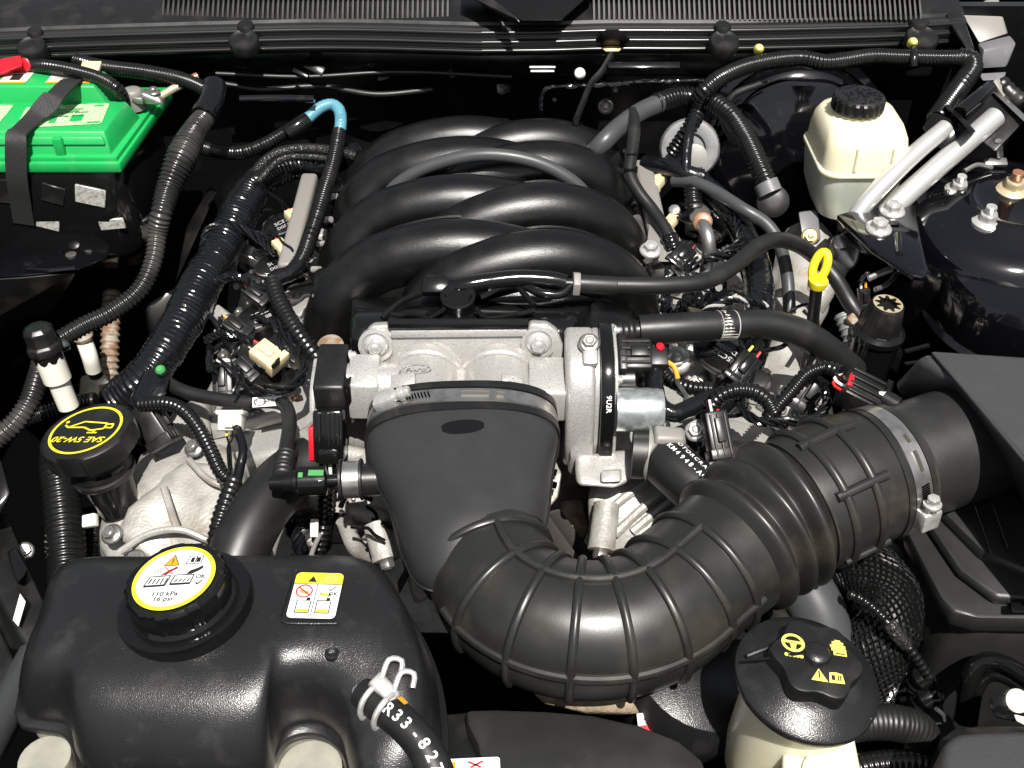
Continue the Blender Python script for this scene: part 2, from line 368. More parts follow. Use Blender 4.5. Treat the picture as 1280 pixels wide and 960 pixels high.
B().hull([P(742, 50, .16), P(790, 50, .16), P(755, 37, .185), P(776, 37, .185), P(752, 58, .15), P(780, 58, .15), P(765, 36, .17)]).obj('centre_clip', 'satin_plastic', cowl, bev=.004)
B().hull([P(752, 60, .15), P(778, 60, .15), P(757, 65, .145), P(774, 65, .145), P(765, 62, .13)]).obj('foam_pad', 'brass', cowl, bev=.002)
# smooth dark centre cover where the wipers pivot
B().hull([P(600, -12, .225), P(742, -10, .225), P(700, 26, .205), P(652, 26, .205), P(600, -12, .2), P(742, -10, .2), P(700, 28, .19), P(648, 28, .19)]).obj('centre_cover', 'gloss_plastic', cowl, bev=.004)
B().hull([P(576, -10, .235), P(604, -10, .235), P(655, 28, .212), P(645, 30, .205), P(576, -10, .21), P(600, -10, .21)]).obj('wiper_arm', 'satin_plastic', cowl, bev=.003)
# grey hinge-side bracket at the right end of the cowl
br = thing('cowl_end_bracket', 'light grey moulded bracket closing the end of the black cowl panel', 'bracket', P(1235, 80, .12))
B().hull([P(1203, 18, .17), P(1246, -8, .19), P(1259, 42, .15), P(1224, 54, .14), P(1203, 18, .13), P(1246, -8, .15), P(1262, 44, .11), P(1226, 56, .1)]).obj('upper_plate', 'rail_grey', br, bev=.003)
B().hull([P(1222, 54, .15), P(1262, 44, .15), P(1270, 54, .15), P(1230, 62, .15), P(1226, 86, .12), P(1258, 84, .12), P(1230, 62, .12), P(1268, 56, .12)]).obj('step', 'grey_plastic', br, bev=.003)
B().hull([P(1224, 92, .115), P(1258, 90, .115), P(1228, 101, .11), P(1254, 100, .11), P(1224, 92, .1), P(1258, 90, .1)]).obj('foot', 'grey_plastic', br, bev=.002)
B().hull([P(1180, 16, .185), P(1202, 14, .185), P(1228, 92, .13), P(1206, 68, .14), P(1180, 16, .16), P(1205, 60, .13), P(1228, 90, .115), P(1200, 10, .16)]).obj('end_cap', 'satin_plastic', br, bev=.004)
# plastic retaining clips hanging off the firewall
c1 = thing('loom_clip', 'black plastic clip with a hooked arm hanging below the cowl, holding nothing', 'clip', P(393, 62, .12))
B().tube(PP([(393, 62, .12), (395, 72, .11)]), .008, 8, .01).obj('stem', 'satin_plastic', c1)
B().box(frame(P(393, 85, .10), (0, -.7, .7), (.35, 1, 0)), .04, .018, .012).obj('arm', 'firewall_paint', c1, bev=.003)
B().box(frame(P(376, 92, .098), (0, -.7, .7), (.35, 1, 0)), .03, .008, .008).obj('hook', 'firewall_paint', c1, bev=.002)
t = thing('hanging_strap', 'thin black rubber strap hanging under the centre clip of the cowl', 'strap', P(720, 150, .1))
B().tube(PP([(766, 66, .14), (752, 90, .12), (738, 106, .11), (728, 130, .1), (720, 150, .1)]), .009, 10, .01, flat=.5).obj('strip', 'hose_rubber', t)
B().lathe([(.0085, -.004), (.0095, .003), (.007, .007), (.003, .008)], frame(P(725, 92, .13), (-.25, -.8, .5)), 16).obj('button', 'white_plastic', t)
# ------------------------------------------------------------------ battery corner
bat = thing('battery', 'bright green topped car battery with printed labels under a black strap', 'battery', (-.77, .52, -.05))
BX = -.985
def bx(x0, x1, y0, y1, z0, z1): return [V((x, y, z)) for x in (x0, x1) for y in (y0, y1) for z in (z0, z1)]
def slab(x1f, x1b, y0, y1, z0, z1): return [V(q) for z in (z0, z1) for q in ((BX, y0, z), (x1f, y0, z), (x1b, y1, z), (BX, y1, z))]
B().hull(bx(BX, -.6, .425, .635, -.06, .085)).obj('case', 'satin_plastic', bat, bev=.008)
B().hull(slab(-.583, -.570, .398, .655, .078, .094)).obj('lid_rim', 'green_plastic', bat, bev=.003)
B().hull(slab(-.588, -.575, .404, .65, .09, .101)).obj('lid_deck', 'green_plastic', bat, bev=.002)
lid = B().hull([V((BX, .412, .098)), V((-.598, .412, .098)), V((BX, .427, .132)), V((-.605, .427, .132)), V((BX, .53, .132)), V((-.602, .53, .132)), V((BX, .54, .098)), V((-.588, .54, .098))]).obj('lid_block', 'green_plastic', bat, bev=.003)
B().hull([V((BX, .415, .115)), V((-.604, .415, .115)), V((BX, .42, .126)), V((-.608, .42, .126)), V((BX, .43, .126)), V((-.608, .43, .126)), V((BX, .43, .115)), V((-.604, .43, .115))]).obj('lid_step', 'green_plastic', lid, bev=.002)
B().hull([V((-.83, .52, .1)), V((-.618, .52, .1)), V((-.815, .528, .157)), V((-.645, .528, .157)), V((-.80, .585, .157)), V((-.645, .585, .157)), V((-.83, .6, .1)), V((-.618, .6, .1))]).obj('lid_tower', 'green_plastic', bat, bev=.003)
B().box(frame((-.672, .4135, .113)), .014, .010, .03).obj('handle_notch', 'green_plastic', bat, bev=.002)
fr = frame((-.682, .4775, .1324), (0, 0, 1), (-.12, 1, 0))
l1 = flatpoly(B(), rrect(.125, .072, .006), fr, .0004).obj('printed_panel', 'print_green', bat, flat=True)
for (x, y, w_, h_) in ((-.045, -.018, .025, .012), (-.012, -.01, .01, .03), (.004, .012, .035, .005), (.022, -.012, .018, .022), (.048, .028, .014, .006), (-.05, .012, .014, .008), (-.02, .024, .02, .005), (.05, -.03, .02, .005)):
    flatpoly(B(), rrect(w_, h_, .001, 2, x, y), fr, .0009).obj('printed_block', 'green_plastic', l1, flat=True)
ringfaces(B(), fr, .004, .006, .0011, 20, cx=.0, cy=-.016).obj('printed_ring', 'print_white', l1, flat=True)
b = B()
for i, sgn in enumerate(('DANGER  POISON', 'SHIELD EYES   NO SPARKS', 'SULFURIC ACID   FLUSH')): text_mesh(b, sgn, frame((-.682, .496-.012*i, .1324), (0, 0, 1), (-.12, 1, 0)), .006, .001)
b.obj('printed_text', 'print_black', l1, flat=True)
fr = frame((-.835, .4775, .1324)); l1 = flatpoly(B(), rrect(.13, .072, .006), fr, .0004).obj('printed_panel', 'print_green', bat, flat=True)
for (x, y, w_, h_) in ((.02, .02, .05, .005), (.03, -.01, .03, .01), (.05, -.026, .015, .008)):
    flatpoly(B(), rrect(w_, h_, .001, 2, x, y), fr, .0009).obj('printed_block', 'green_plastic', l1, flat=True)
fr = frame((-.688, .556, .1574)); l2 = flatpoly(B(), rrect(.07, .04, .002), fr, .0004).obj('white_label', 'paper', bat, flat=True)
b = B()
for i in range(4): flatpoly(b, rrect(.05-.006*(i % 2), .0028, .0006, 2, -.004+.003*(i % 3), .013-.007*i), fr, .0008)
b.obj('printed_text', 'print_grey', l2, flat=True)
flatpoly(B(), rrect(.07, .006, .001, 2, 0, -.017), fr, .0009).obj('printed_band', 'print_orange', l2, flat=True)
flatpoly(B(), ngon(14, .006, 0, 1.6, .6, .018, -.004), fr, .001).obj('printed_seal', 'print_red', l2, flat=True)
fr = frame((-.775, .556, .1574)); l3 = flatpoly(B(), rrect(.042, .04, .002), fr, .0004).obj('white_label', 'paper', bat, flat=True)
flatpoly(B(), rrect(.016, .022, .001, 2, .0, .003), fr, .0008).obj('printed_barcode', 'print_black', l3, flat=True)
flatpoly(B(), rrect(.042, .006, .001, 2, 0, -.017), fr, .0009).obj('printed_band', 'print_orange', l3, flat=True)
# terminal posts
def terminal(name, p, label, lead, sc=1.):
    t = thing(name, label, 'terminal', p); fr = frame(p)
    B().lathe([(.017, -.012), (.016, .012), (.0145, .018), (.012, .02)], fr, 24).obj('post', 'rail_grey', t)
    B().hull([fr @ V(q) for q in ((-.024, -.012, .002), (.02, -.02, .002), (.026, .01, .002), (-.02, .018, .002), (-.022, -.01, .013), (.02, -.018, .013), (.024, .01, .013), (-.018, .016, .013))]).obj('clamp', 'steel', t, bev=.003)
    B().hull([fr @ V(q) for q in ((.014, -.012, 0), (.05, -.014, -.002), (.05, .008, -.002), (.014, .012, 0), (.016, -.01, .018), (.044, -.006, .01), (.044, .004, .01), (.016, .01, .018))]).obj('ear', 'steel', t, bev=.003)
    hexbolt(t, fr @ V((.034, 0, .014)), (0, 0, 1), .007, 'steel', washer=True)
    if lead: B().tube([fr @ V(q) for q in ((.04, .004, .004), (.062, .014, .014), (.092, .03, .024))], .0065, 10).obj('bare_lead', 'yellow_zinc', t); B().tube([fr @ V(q) for q in ((.085, .026, .022), (.098, .034, .026))], .007, 10).obj('lead_end', 'copper', t)
    return t
terminal('battery_terminal', P(168, 126, .118), 'corroded grey battery clamp with a bare lead on the green lid corner', True)
terminal('battery_terminal', P(12, 118, .118), 'corroded battery clamp beneath the red terminal cover', False)
t = thing('terminal_cover', 'bright red plastic terminal cover hinged open over the battery post', 'cover', P(20, 100, .12))
B().hull(PP([(-20, 84, .17), (2, 73, .18), (26, 69, .18), (28, 82, .175), (4, 92, .165), (-20, 98, .16), (-20, 90, .155), (4, 96, .155), (28, 86, .165)])).obj('flap', 'red_plastic', t, bev=.002)
B().hull(PP([(-16, 84, .17), (6, 88, .165), (5, 106, .135), (-16, 112, .125), (-16, 86, .16), (6, 92, .155), (-16, 114, .115)])).obj('side_wall', 'red_plastic', t, bev=.0015)
B().hull(PP([(26, 70, .182), (36, 72, .18), (40, 86, .165), (28, 96, .15), (14, 92, .155), (18, 84, .165), (20, 98, .14), (38, 92, .15)])).obj('boot', 'red_plastic', t, bev=.004)
B().hull(PP([(24, 104, .13), (50, 97, .135), (56, 101, .13), (28, 110, .122), (28, 112, .11), (54, 104, .115)])).obj('base', 'red_plastic', t, bev=.002)
# webbing strap over the battery
def PY(px, py, Y):
    d = FWD+V((1, 0, 0))*((px-640)/FPX)-UPV*((py-480)/FPX); return CAM+d*((Y-CAM.y)/d.y)
sp = [P(98, 98, .12), P(93, 99, .155), P(86, 103, .165), P(76, 113, .164), P(68, 121, .162), P(58, 131, .153), P(46, 143, .143), P(33, 156, .138), P(24, 164, .138), PY(20, 168, .408), PY(20, 180, .399), PY(20, 205, .392), PY(22, 230, .388), PY(26, 255, .39), PY(30, 280, .392)]
b = B(); pl, L = resample(spline(sp, 10), .0045); rings = []
for i, p in enumerate(pl):
    tt = (pl[min(i+1, len(pl)-1)]-pl[max(i-1, 0)]).normalized(); u = V((1, 0, 0)); u = (u-tt*u.dot(tt)).normalized(); nn = u.cross(tt).normalized()
    h = .0012+.0009*(i % 2); rings.append([p-u*.0155+nn*h, p+u*.0155+nn*h, p+u*.0155-nn*.0012, p-u*.0155-nn*.0012])
b.grid(rings).obj('battery_strap', 'web_strap', None, sharp=30, props=('black woven webbing strap running over the green battery', 'strap'))
# heat shield wrapped round the battery case
sh = thing('battery_tray', 'glossy black battery tray with silver foil patches below the green battery', 'tray', (-.78, .5, -.1))
rings = []
for z, o_ in ((-.10, -.012), (-.06, 0), (.0, .004), (.05, .003), (.078, -.004), (.072, -.01)):
    r = []
    for (x, y) in rrect(.42, .235+2*o_, .04, 6, -.795, .515): r.append(V((x+.0+(o_ if x > -.7 else 0)+.004*noise.noise(V((x*18, y*18, z*25))), y+.004*noise.noise(V((x*18, y*18, z*25+5))), z)))
    rings.append(r)
B().grid(rings, True, True, False).obj('wall', 'gloss_plastic', sh, sharp=70)
def patch(px, py, w_, h_, m, tl=0):
    q = V((0, .396, 0)); d = FWD+V((1, 0, 0))*((px-640)/FPX)-UPV*((py-480)/FPX); q = CAM+d*((.3945-CAM.y)/d.y)
    B().box(frame(q, (0, -1, .05), (tl, 0, 1)), w_, h_, .003).obj('foil_patch', m, sh, bev=.001, bseg=1)
patch(113, 245, .045, .03, 'foil', .25); patch(60, 277, .035, .026, 'foil', .3); patch(140, 280, .04, .018, 'foil', -.1); patch(66, 243, .034, .03, 'satin_plastic', .35); patch(15, 240, .05, .04, 'satin_plastic', .1)
B().tube(PP([(36, 222, .03), (45, 236, .02), (52, 244, .012)]), .0045, 8).obj('bright_clip', 'steel', sh)
B().tube(PP([(62, 221, .045), (80, 224, .043), (100, 228, .042), (122, 226, .043)]), .004, 8, .006, rf=lambda s, L, th: 1+.5*noise.noise(V((s*90, 0, 0)))).obj('torn_edge', 'foil', sh)
t = thing('hold_down_rod', 'slim white rod with a tan tip clamping the black battery tray', 'rod', P(30, 268, -.03))
B().tube(PP([(14, 230, .03), (22, 252, 0), (31, 270, -.04)]), .0075, 12).obj('rod', 'pipe_alu', t)
B().lathe([(.008, -.006), (.0085, .002), (.006, .006)], frame(P(13, 227, .036), (-.1, .1, 1)), 14).obj('tip', 'copper', t)
# left strut tower: black painted box top
tw = thing('strut_tower', 'black painted strut tower corner with a bolted earth lug', 'panel', P(60, 330, -.2))
B().hull(PP([(-60, 262, -.06), (60, 279, -.06), (118, 288, -.06), (142, 302, -.06), (136, 322, -.06), (98, 338, -.06), (30, 345, -.06), (-60, 350, -.06), (-60, 262, -.3), (118, 300, -.3), (100, 345, -.3), (-60, 380, -.3)])).obj('top', 'paint_black', tw, bev=.008, bseg=3)
B().hull(PP([(-60, 352, -.065), (30, 347, -.065), (96, 340, -.065), (60, 395, -.18), (-60, 430, -.18), (-60, 360, -.25), (90, 350, -.25), (60, 400, -.28), (-60, 440, -.28)])).obj('side', 'paint_dirty', tw, bev=.01, bseg=3)
B().tube(PP([(34, 337, -.058), (60, 338, -.058), (95, 335, -.058)]), .004, 8).obj('edge_bead', 'paint_black', tw)
for (x, y) in ((89, 319, ), (118, 303), (112, 312), (75, 313)):
    B().lathe([(.008, -.002), (.0085, .002), (.005, .003)], frame(P(x, y, -.059)), 16).obj('weld_stud', 'steel' if x != 75 else 'paint_black', tw)
# green-lit rounded shock mount at the frame edge
t = thing('shock_mount', 'dark domed shock mount with a green sheen beside the battery strap', 'mount', P(5, 300, -.08))
B().lathe([(.085, -.06), (.082, -.01), (.07, .012), (.045, .02), (.02, .022)], frame(P(2, 285, -.06), (.1, -.1, 1)), 36).obj('dome', 'paint_black', t)
for x, y in ((12, 277), (-4, 281)): hexbolt(t, P(x, y, -.033), (0, -.2, 1), .006, 'steel')
t = thing('earth_lug', 'tan earth cable lug bolted onto the black strut tower', 'lug', P(75, 297, -.058))
B().lathe([(.019, -.002), (.019, .004), (.013, .0055)], frame(P(74, 297, -.056), (0, -.15, 1)), 22).obj('ring', 'yellow_zinc', t)
hexbolt(t, P(73, 295, -.05), (0, -.15, 1), .008, 'yellow_zinc')
B().tube(PP([(78, 290, -.05), (83, 281, -.04), (88, 273, -.03)]), .009, 12).obj('crimp', 'yellow_zinc', t)
B().tube(PP([(78, 288, -.045), (84, 279, -.036)]), .0105, 12).obj('copper_strands', 'copper', t)
B().box(frame(P(66, 305, -.056)), .014, .012, .003).obj('tab', 'white_plastic', t, bev=.001)
hose('earth_cable', [(88, 273, -.03), (100, 272, -.03), (118, 282, -.035), (145, 287, -.04), (170, 281, -.03), (190, 270, -.02), (198, 262, .0)], 7, 'loom', 'thin black earth cable curving from the tan lug to the thick conduit', 'cable')
# ------------------------------------------------------------------ left side conduits
hose('battery_cable', [(36, 84, .16), (60, 83, .17), (90, 88, .17), (125, 98, .165), (148, 113, .15), (158, 135, .10)], 17, 'loom', 'ribbed black battery cable leaving the red terminal cover', 'cable', kind='corr', pitch=.005)
hose('rear_conduit', [(95, 76, .15), (130, 84, .15), (180, 90, .15), (225, 99, .145), (255, 112, .14), (266, 128, .13)], 19, 'loom', 'glossy ribbed conduit passing behind the green battery', 'conduit', kind='corr', pitch=.005)
B().box(frame(P(113, 86, .165), (0, -.3, 1)), .03, .03, .006).obj('tan_tag', 'beige_plastic', None, bev=.001, props=('small tan paper tag on the conduit behind the battery', 'tag'))
pts = [(266, 116, .14), (264, 136, .13), (246, 160, .12), (228, 195, .10), (212, 232, .07), (203, 262, .05), (197, 290, .02), (192, 325, -.01), (175, 362, -.04), (140, 390, -.06), (105, 407, -.07), (76, 424, -.075)]
def rfbig(base):
    def f(s, L, th):
        u = s/L
        k = .62+.38*math.exp(-((u-.11)/.06)**2) if u < .18 else 1.0
        k = .72 if u < .05 else (.72+.28*min(1, (u-.05)/.05) if u < .1 else 1.)
        k *= 1+.45*math.exp(-((u-.29)/.11)**2)
        if u > .5: k *= 1-.12*min(1, (u-.5)/.1)
        return k*(base(s, L, th) if u > .12 else 1+.02*math.sin(s*600))
    return f
p = PP(pts); r = 13.5*S(p[6]); b = B(); b.tube(p, r, 18, .0011, rfbig(corr(.0068, .13)))
b.obj('main_conduit', 'old_loom', None, sharp=60, props=('thick split conduit bulging beside the battery and sweeping down to the white sensor', 'conduit'))
hose('tape_wrap', [(268, 108, .145), (266, 124, .138), (254, 146, .128)], 31, 'tape', 'black tape wrap binding the top of the thick bulging conduit', 'tape', kind='tape')
hose('lower_conduit', [(54, 448, -.10), (48, 470, -.11), (38, 500, -.12), (18, 530, -.14), (-12, 556, -.16)], 27, 'old_loom', 'grey ribbed conduit dropping below the white sensor to the frame edge', 'conduit', kind='corr', pitch=.007)
hose('side_conduit', [(148, 309, -.1), (160, 304, -.09), (175, 296, -.07), (190, 288, -.04)], 24, 'old_loom', 'short bright ribbed conduit tucked behind the thick conduit below the battery', 'conduit', kind='corr', pitch=.008, amp=.2)
hose('rusty_conduit', [(140, 365, -.20), (138, 420, -.24), (136, 480, -.30)], 24, 'rusty', 'brown dusty ribbed hose standing behind the white sensor', 'hose', kind='corr', pitch=.011, amp=.2)
hose('cross_conduit', [(120, 500, -.18), (80, 508, -.19), (30, 525, -.2), (-20, 545, -.21)], 22, 'loom', 'black ribbed conduit crossing behind the oil cap to the fender', 'conduit', kind='corr', pitch=.006)
hose('washer_hose', [(75, 552, -.14), (73, 585, -.15), (78, 630, -.17), (82, 680, -.19), (84, 735, -.21)], 47, 'loom', 'wide glossy ribbed hose standing below the yellow lettered oil cap', 'hose', kind='corr', pitch=.0085, amp=.09, seg=22)
hose('front_hose', [(84, 745, -.22), (60, 790, -.2), (28, 850, -.16), (0, 905, -.13), (-30, 960, -.1)], 44, 'grey_hose', 'grey rubber hose running down beside the black coolant tank', 'hose')
hose('spare_conduit', [(118, 640, -.22), (118, 680, -.25), (116, 720, -.28)], 22, 'loom', 'narrow ribbed hose between the wide hose and the engine cover', 'hose', kind='corr', pitch=.007)
# sensor with white barrel
t = thing('pressure_sensor', 'white barrelled sensor with a black plug and yellow clip by the conduit bend', 'sensor', P(85, 500, -.12))
a, c = P(68, 464, -.08), P(86, 508, -.14); ax = (a-c).normalized()
B().lathe([(.0145, 0), (.0145, .045), (.019, .047), (.019, .085), (.016, .088)], frame(c, ax), 22).obj('barrel', 'white_plastic', t)
B().lathe([(.02, .08), (.021, .092), (.024, .094), (.024, .105), (.02, .108), (.021, .128), (.015, .134)], frame(c, ax), 8).obj('plug', 'satin_plastic', t, bev=.001)
B().hull([P(56, 425, -.04), P(82, 420, -.04), P(90, 432, -.05), P(62, 441, -.05), P(56, 425, -.07), P(82, 425, -.07), P(90, 436, -.08), P(66, 448, -.08)]).obj('elbow', 'satin_plastic', t, bev=.004)
B().lathe([(.006, 0), (.009, .004), (.006, .01)], frame(P(51, 432, -.05), (-.3, -.5, .6)), 12).obj('clip', 'print_pale', t)
t = thing('white_pipe', 'short white pipe stub on a dark bracket behind the sensor', 'pipe', P(117, 460, -.25))
B().tube(PP([(106, 428, -.19), (112, 445, -.21), (117, 462, -.24)]), .013, 14).obj('pipe', 'white_plastic', t)
B().lathe([(.014, 0), (.016, .006), (.012, .014)], frame(P(106, 425, -.185), (-.2, .1, 1)), 14).obj('cap', 'rusty', t)
B().hull(PP([(100, 470, -.26), (128, 462, -.25), (140, 480, -.26), (125, 498, -.28), (98, 505, -.3), (105, 480, -.36), (135, 500, -.36)])).obj('bracket', 'dusty_rubber', t, bev=.006)
B().tube(PP([(124, 486, -.24), (136, 483, -.24), (146, 477, -.23)]), .006, 8).obj('tab', 'rusty', t)
# dark shapes filling the left depth: frame rail, relay bracket
t = thing('relay_bracket', 'black slotted bracket holding a white tagged relay beside the hose', 'bracket', P(30, 790, -.35))
B().hull(PP([(-30, 640, -.18), (8, 640, -.18), (62, 770, -.16), (38, 820, -.16), (-30, 700, -.16), (-30, 650, -.3), (60, 780, -.3), (-30, 800, -.3)])).obj('plate', 'satin_plastic', t, bev=.005)
B().hull(PP([(8, 690, -.14), (20, 682, -.14), (36, 712, -.14), (22, 730, -.14), (8, 690, -.17), (36, 712, -.17), (22, 732, -.17)])).obj('relay', 'gloss_plastic', t, bev=.004)
B().hull(PP([(16, 775, -.15), (25, 742, -.142), (32, 752, -.142), (23, 783, -.15), (16, 775, -.153), (25, 742, -.145), (32, 752, -.145), (23, 783, -.153)])).obj('white_tag', 'white_plastic', t)
B().hull(PP([(-30, 560, -.1), (2, 575, -.1), (14, 618, -.12), (-2, 650, -.14), (-30, 660, -.14), (-30, 570, -.2), (10, 620, -.2)])).obj('upper_plate', 'gloss_plastic', t, bev=.004)
B().hull(PP([(-30, 720, -.2), (0, 790, -.2), (30, 850, -.2), (5, 900, -.2), (-30, 900, -.2), (-30, 740, -.3), (30, 860, -.3)])).obj('lower_plate', 'satin_plastic', t, bev=.004)
hexbolt(t, P(31, 689, -.2), (.3, -.4, .8), .008, 'steel')
t = thing('chassis_rail', 'dusty black sloping chassis brace behind the taped loom', 'brace', P(230, 340, -.3))
B().hull(PP([(262, 232, -.12), (272, 238, -.12), (215, 365, -.24), (196, 350, -.24), (262, 240, -.2), (205, 365, -.34)])).obj('brace', 'paint_dirty', t, bev=.005)
B().hull(PP([(180, 380, -.22), (240, 345, -.2), (235, 400, -.26), (190, 440, -.3), (180, 400, -.4), (240, 380, -.4)])).obj('block', 'paint_dirty', t, bev=.01)
# ------------------------------------------------------------------ engine castings
def ncast(b, name, m, parent, bev=.008, amp=.003, sc=22):
    o = b.obj(name, m, parent, bev=bev, bseg=3, sharp=50)
    bm = bmesh.new(); bm.from_mesh(o.data)
    bmesh.ops.triangulate(bm, faces=[f for f in bm.faces if len(f.verts) > 4])
    for _ in range(6):
        es = [e for e in bm.edges if e.calc_length() > .02]
        if not es: break
        bmesh.ops.subdivide_edges(bm, edges=es, cuts=1)
        bmesh.ops.triangulate(bm, faces=[f for f in bm.faces if len(f.verts) > 4])
    bm.normal_update()
    for v in bm.verts: v.co += v.normal*amp*(noise.noise(v.co*sc)+.5*noise.noise(v.co*sc*2.3))
    bm.to_mesh(o.data); bm.free()
    o.data.polygons.foreach_set('use_smooth', [True]*len(o.data.polygons)); o.data.set_sharp_from_angle(angle=math.radians(50))
    return o
blk = thing('engine_block', 'dark dusty engine block and cylinder heads deep between the covers', 'engine', (0, .2, -.55))
ncast(B().hull(bx(-.30, .26, .02, .55, -.55, -.14)), 'block', 'dirty_alu', blk, .02)
ncast(B().hull([V(q) for q in ((-.46, .03, -.2), (-.28, .03, -.12), (-.46, .52, -.2), (-.28, .52, -.12), (-.42, .03, -.4), (-.42, .52, -.4), (-.2, .03, -.4), (-.2, .52, -.4))]), 'cylinder_head', 'dirty_alu', blk, .01)
ncast(B().hull([V(q) for q in ((.40, .03, -.2), (.2, .03, -.12), (.40, .52, -.2), (.2, .52, -.12), (.36, .03, -.4), (.36, .52, -.4), (.1, .03, -.4), (.1, .52, -.4))]), 'cylinder_head', 'dirty_alu', blk, .01)
vl = thing('valve_cover', 'cast aluminium valve cover under the coils beside the taped loom', 'valve cover', (-.34, .22, -.15))
ncast(B().hull([V(q) for q in ((-.44, -.03, -.13), (-.26, -.03, -.075), (-.44, .5, -.13), (-.26, .5, -.075), (-.45, -.03, -.2), (-.24, -.03, -.14), (-.45, .5, -.2), (-.24, .5, -.14))]), 'cover', 'cast_alu', vl, .012)
for i in range(5):
    y = .02+.11*i
    B().hull([V(q) for q in ((-.415, y, -.12), (-.295, y, -.083), (-.415, y+.05, -.12), (-.295, y+.05, -.083), (-.405, y+.004, -.098), (-.3, y+.004, -.066), (-.405, y+.046, -.098), (-.3, y+.046, -.066))]).obj('coil_boss', 'cast_alu', vl, bev=.004)
    hexbolt(vl, V((-.425, y+.075, -.122)), (-.25, 0, 1), .008, 'steel')
vr = thing('valve_cover', 'cast aluminium valve cover under the wiring beside the dipstick', 'valve cover', (.3, .22, -.15))
ncast(B().hull([V(q) for q in ((.38, -.06, -.13), (.19, -.06, -.075), (.38, .48, -.13), (.19, .48, -.075), (.39, -.06, -.2), (.17, -.06, -.14), (.39, .48, -.2), (.17, .48, -.14))]), 'cover', 'cast_alu', vr, .012)
for i in range(5):
    y = -.02+.11*i
    B().hull([V(q) for q in ((.355, y, -.12), (.235, y, -.083), (.355, y+.05, -.12), (.235, y+.05, -.083), (.345, y+.004, -.098), (.24, y+.004, -.066), (.345, y+.046, -.098), (.24, y+.046, -.066))]).obj('coil_boss', 'cast_alu', vr, bev=.004)
    hexbolt(vr, V((.365, y+.075, -.122)), (.25, 0, 1), .008, 'steel')
# big pale wrinkled duct-like casting right of the covers
B().tube(PP([(1010, 300, -.1), (1000, 360, -.13), (985, 430, -.15), (975, 500, -.17), (960, 545, -.18)]), .045, 18, .01, rf=lambda s, L, th: 1+.18*noise.noise(V((s*18, math.cos(th)*2, math.sin(th)*2)))).obj('heat_shield', 'dirty_alu', None, props=('crumpled pale metal heat shield behind the dipstick tube', 'heat shield'))
# timing covers in front
tl = thing('timing_cover', 'stained pale aluminium front cover beneath the oil filler neck', 'engine cover', P(200, 690, -.3))
ncast(B().hull(PP([(128, 700, -.14), (124, 655, -.12), (160, 606, -.10), (190, 575, -.09), (245, 548, -.09), (300, 565, -.09), (312, 620, -.1), (285, 690, -.13), (200, 720, -.15), (130, 720, -.3), (300, 700, -.3), (180, 560, -.3), (310, 560, -.3)])), 'casting', 'dirty_alu', tl, .022, .006, 18)
ncast(B().hull(PP([(140, 668, -.108), (178, 618, -.09), (232, 572, -.08), (296, 580, -.082), (296, 640, -.095), (262, 690, -.118), (190, 706, -.13), (175, 650, -.22), (270, 640, -.22)])), 'bulge', 'dirty_alu', tl, .012, .007, 26)
for q in ([(150, 690, -.115), (185, 668, -.098), (225, 662, -.09), (262, 676, -.1)], [(205, 610, -.078), (214, 640, -.084), (222, 662, -.092)], [(236, 575, -.076), (262, 600, -.074), (290, 610, -.08)]): B().tube(PP(q), .0045, 8, .006).obj('cast_ridge', 'dirty_alu', tl)
for x, y, z in ((140, 668, -.105), (243, 560, -.075), (170, 700, -.12)): hexbolt(tl, P(x, y, z), (-.2, -.4, 1), .0085, 'steel')
ncast(B().hull(PP([(180, 560, -.1), (232, 500, -.08), (262, 490, -.085), (270, 555, -.085), (210, 590, -.1), (190, 540, -.2), (260, 520, -.2)])), 'rear_shoulder', 'dirty_alu', tl, .015, .005)
tm = thing('front_casting', 'grey aluminium casting with ribs and bolt bosses behind the black fitting', 'engine cover', P(440, 640, -.3))
ncast(B().hull(PP([(385, 550, -.1), (480, 560, -.1), (500, 640, -.14), (470, 680, -.17), (390, 640, -.15), (380, 560, -.3), (500, 660, -.3), (400, 680, -.3)])), 'casting', 'dirty_alu', tm, .012, .005)
for q in ([(440, 640, -.13), (480, 650, -.13), (460, 680, -.15)], [(430, 650, -.12), (445, 685, -.16), (470, 700, -.2)], [(425, 565, -.06), (460, 575, -.06), (430, 590, -.06)]):
    B().tube(PP(q), .011, 10).obj('rib', 'dirty_alu', tm)
a, c = P(470, 655, -.12), P(481, 695, -.14); ax = (c-a).normalized()
B().lathe([(.016, 0), (.016, (c-a).length), (.0175, (c-a).length), (.0175, (c-a).length+.006), (.012, (c-a).length+.007)], frame(a, ax), 20).obj('bolt_boss', 'dirty_alu', tm)
hexbolt(tm, c+ax*.005, ax, .0105, 'steel', washer=False)
B().tube(PP([(498, 735, -.2), (540, 660, -.19)]), .013, 4, .02, flat=.4).obj('strut', 'belt', tm)
ncast(B().hull(PP([(500, 700, -.2), (548, 640, -.18), (555, 740, -.22), (520, 760, -.25), (510, 700, -.3)])), 'lower_web', 'dirty_alu', tm, .008, .004)
tr = thing('front_cover', 'ribbed pale aluminium front cover inside the bend of the intake duct', 'engine cover', P(800, 680, -.3))
ncast(B().hull(PP([(735, 620, -.1), (752, 585, -.085), (850, 590, -.09), (880, 560, -.09), (900, 600, -.1), (830, 690, -.15), (760, 700, -.17), (737, 690, -.17), (740, 600, -.3), (880, 590, -.3), (750, 710, -.3)])), 'casting', 'dirty_alu', tr, .008, .003)
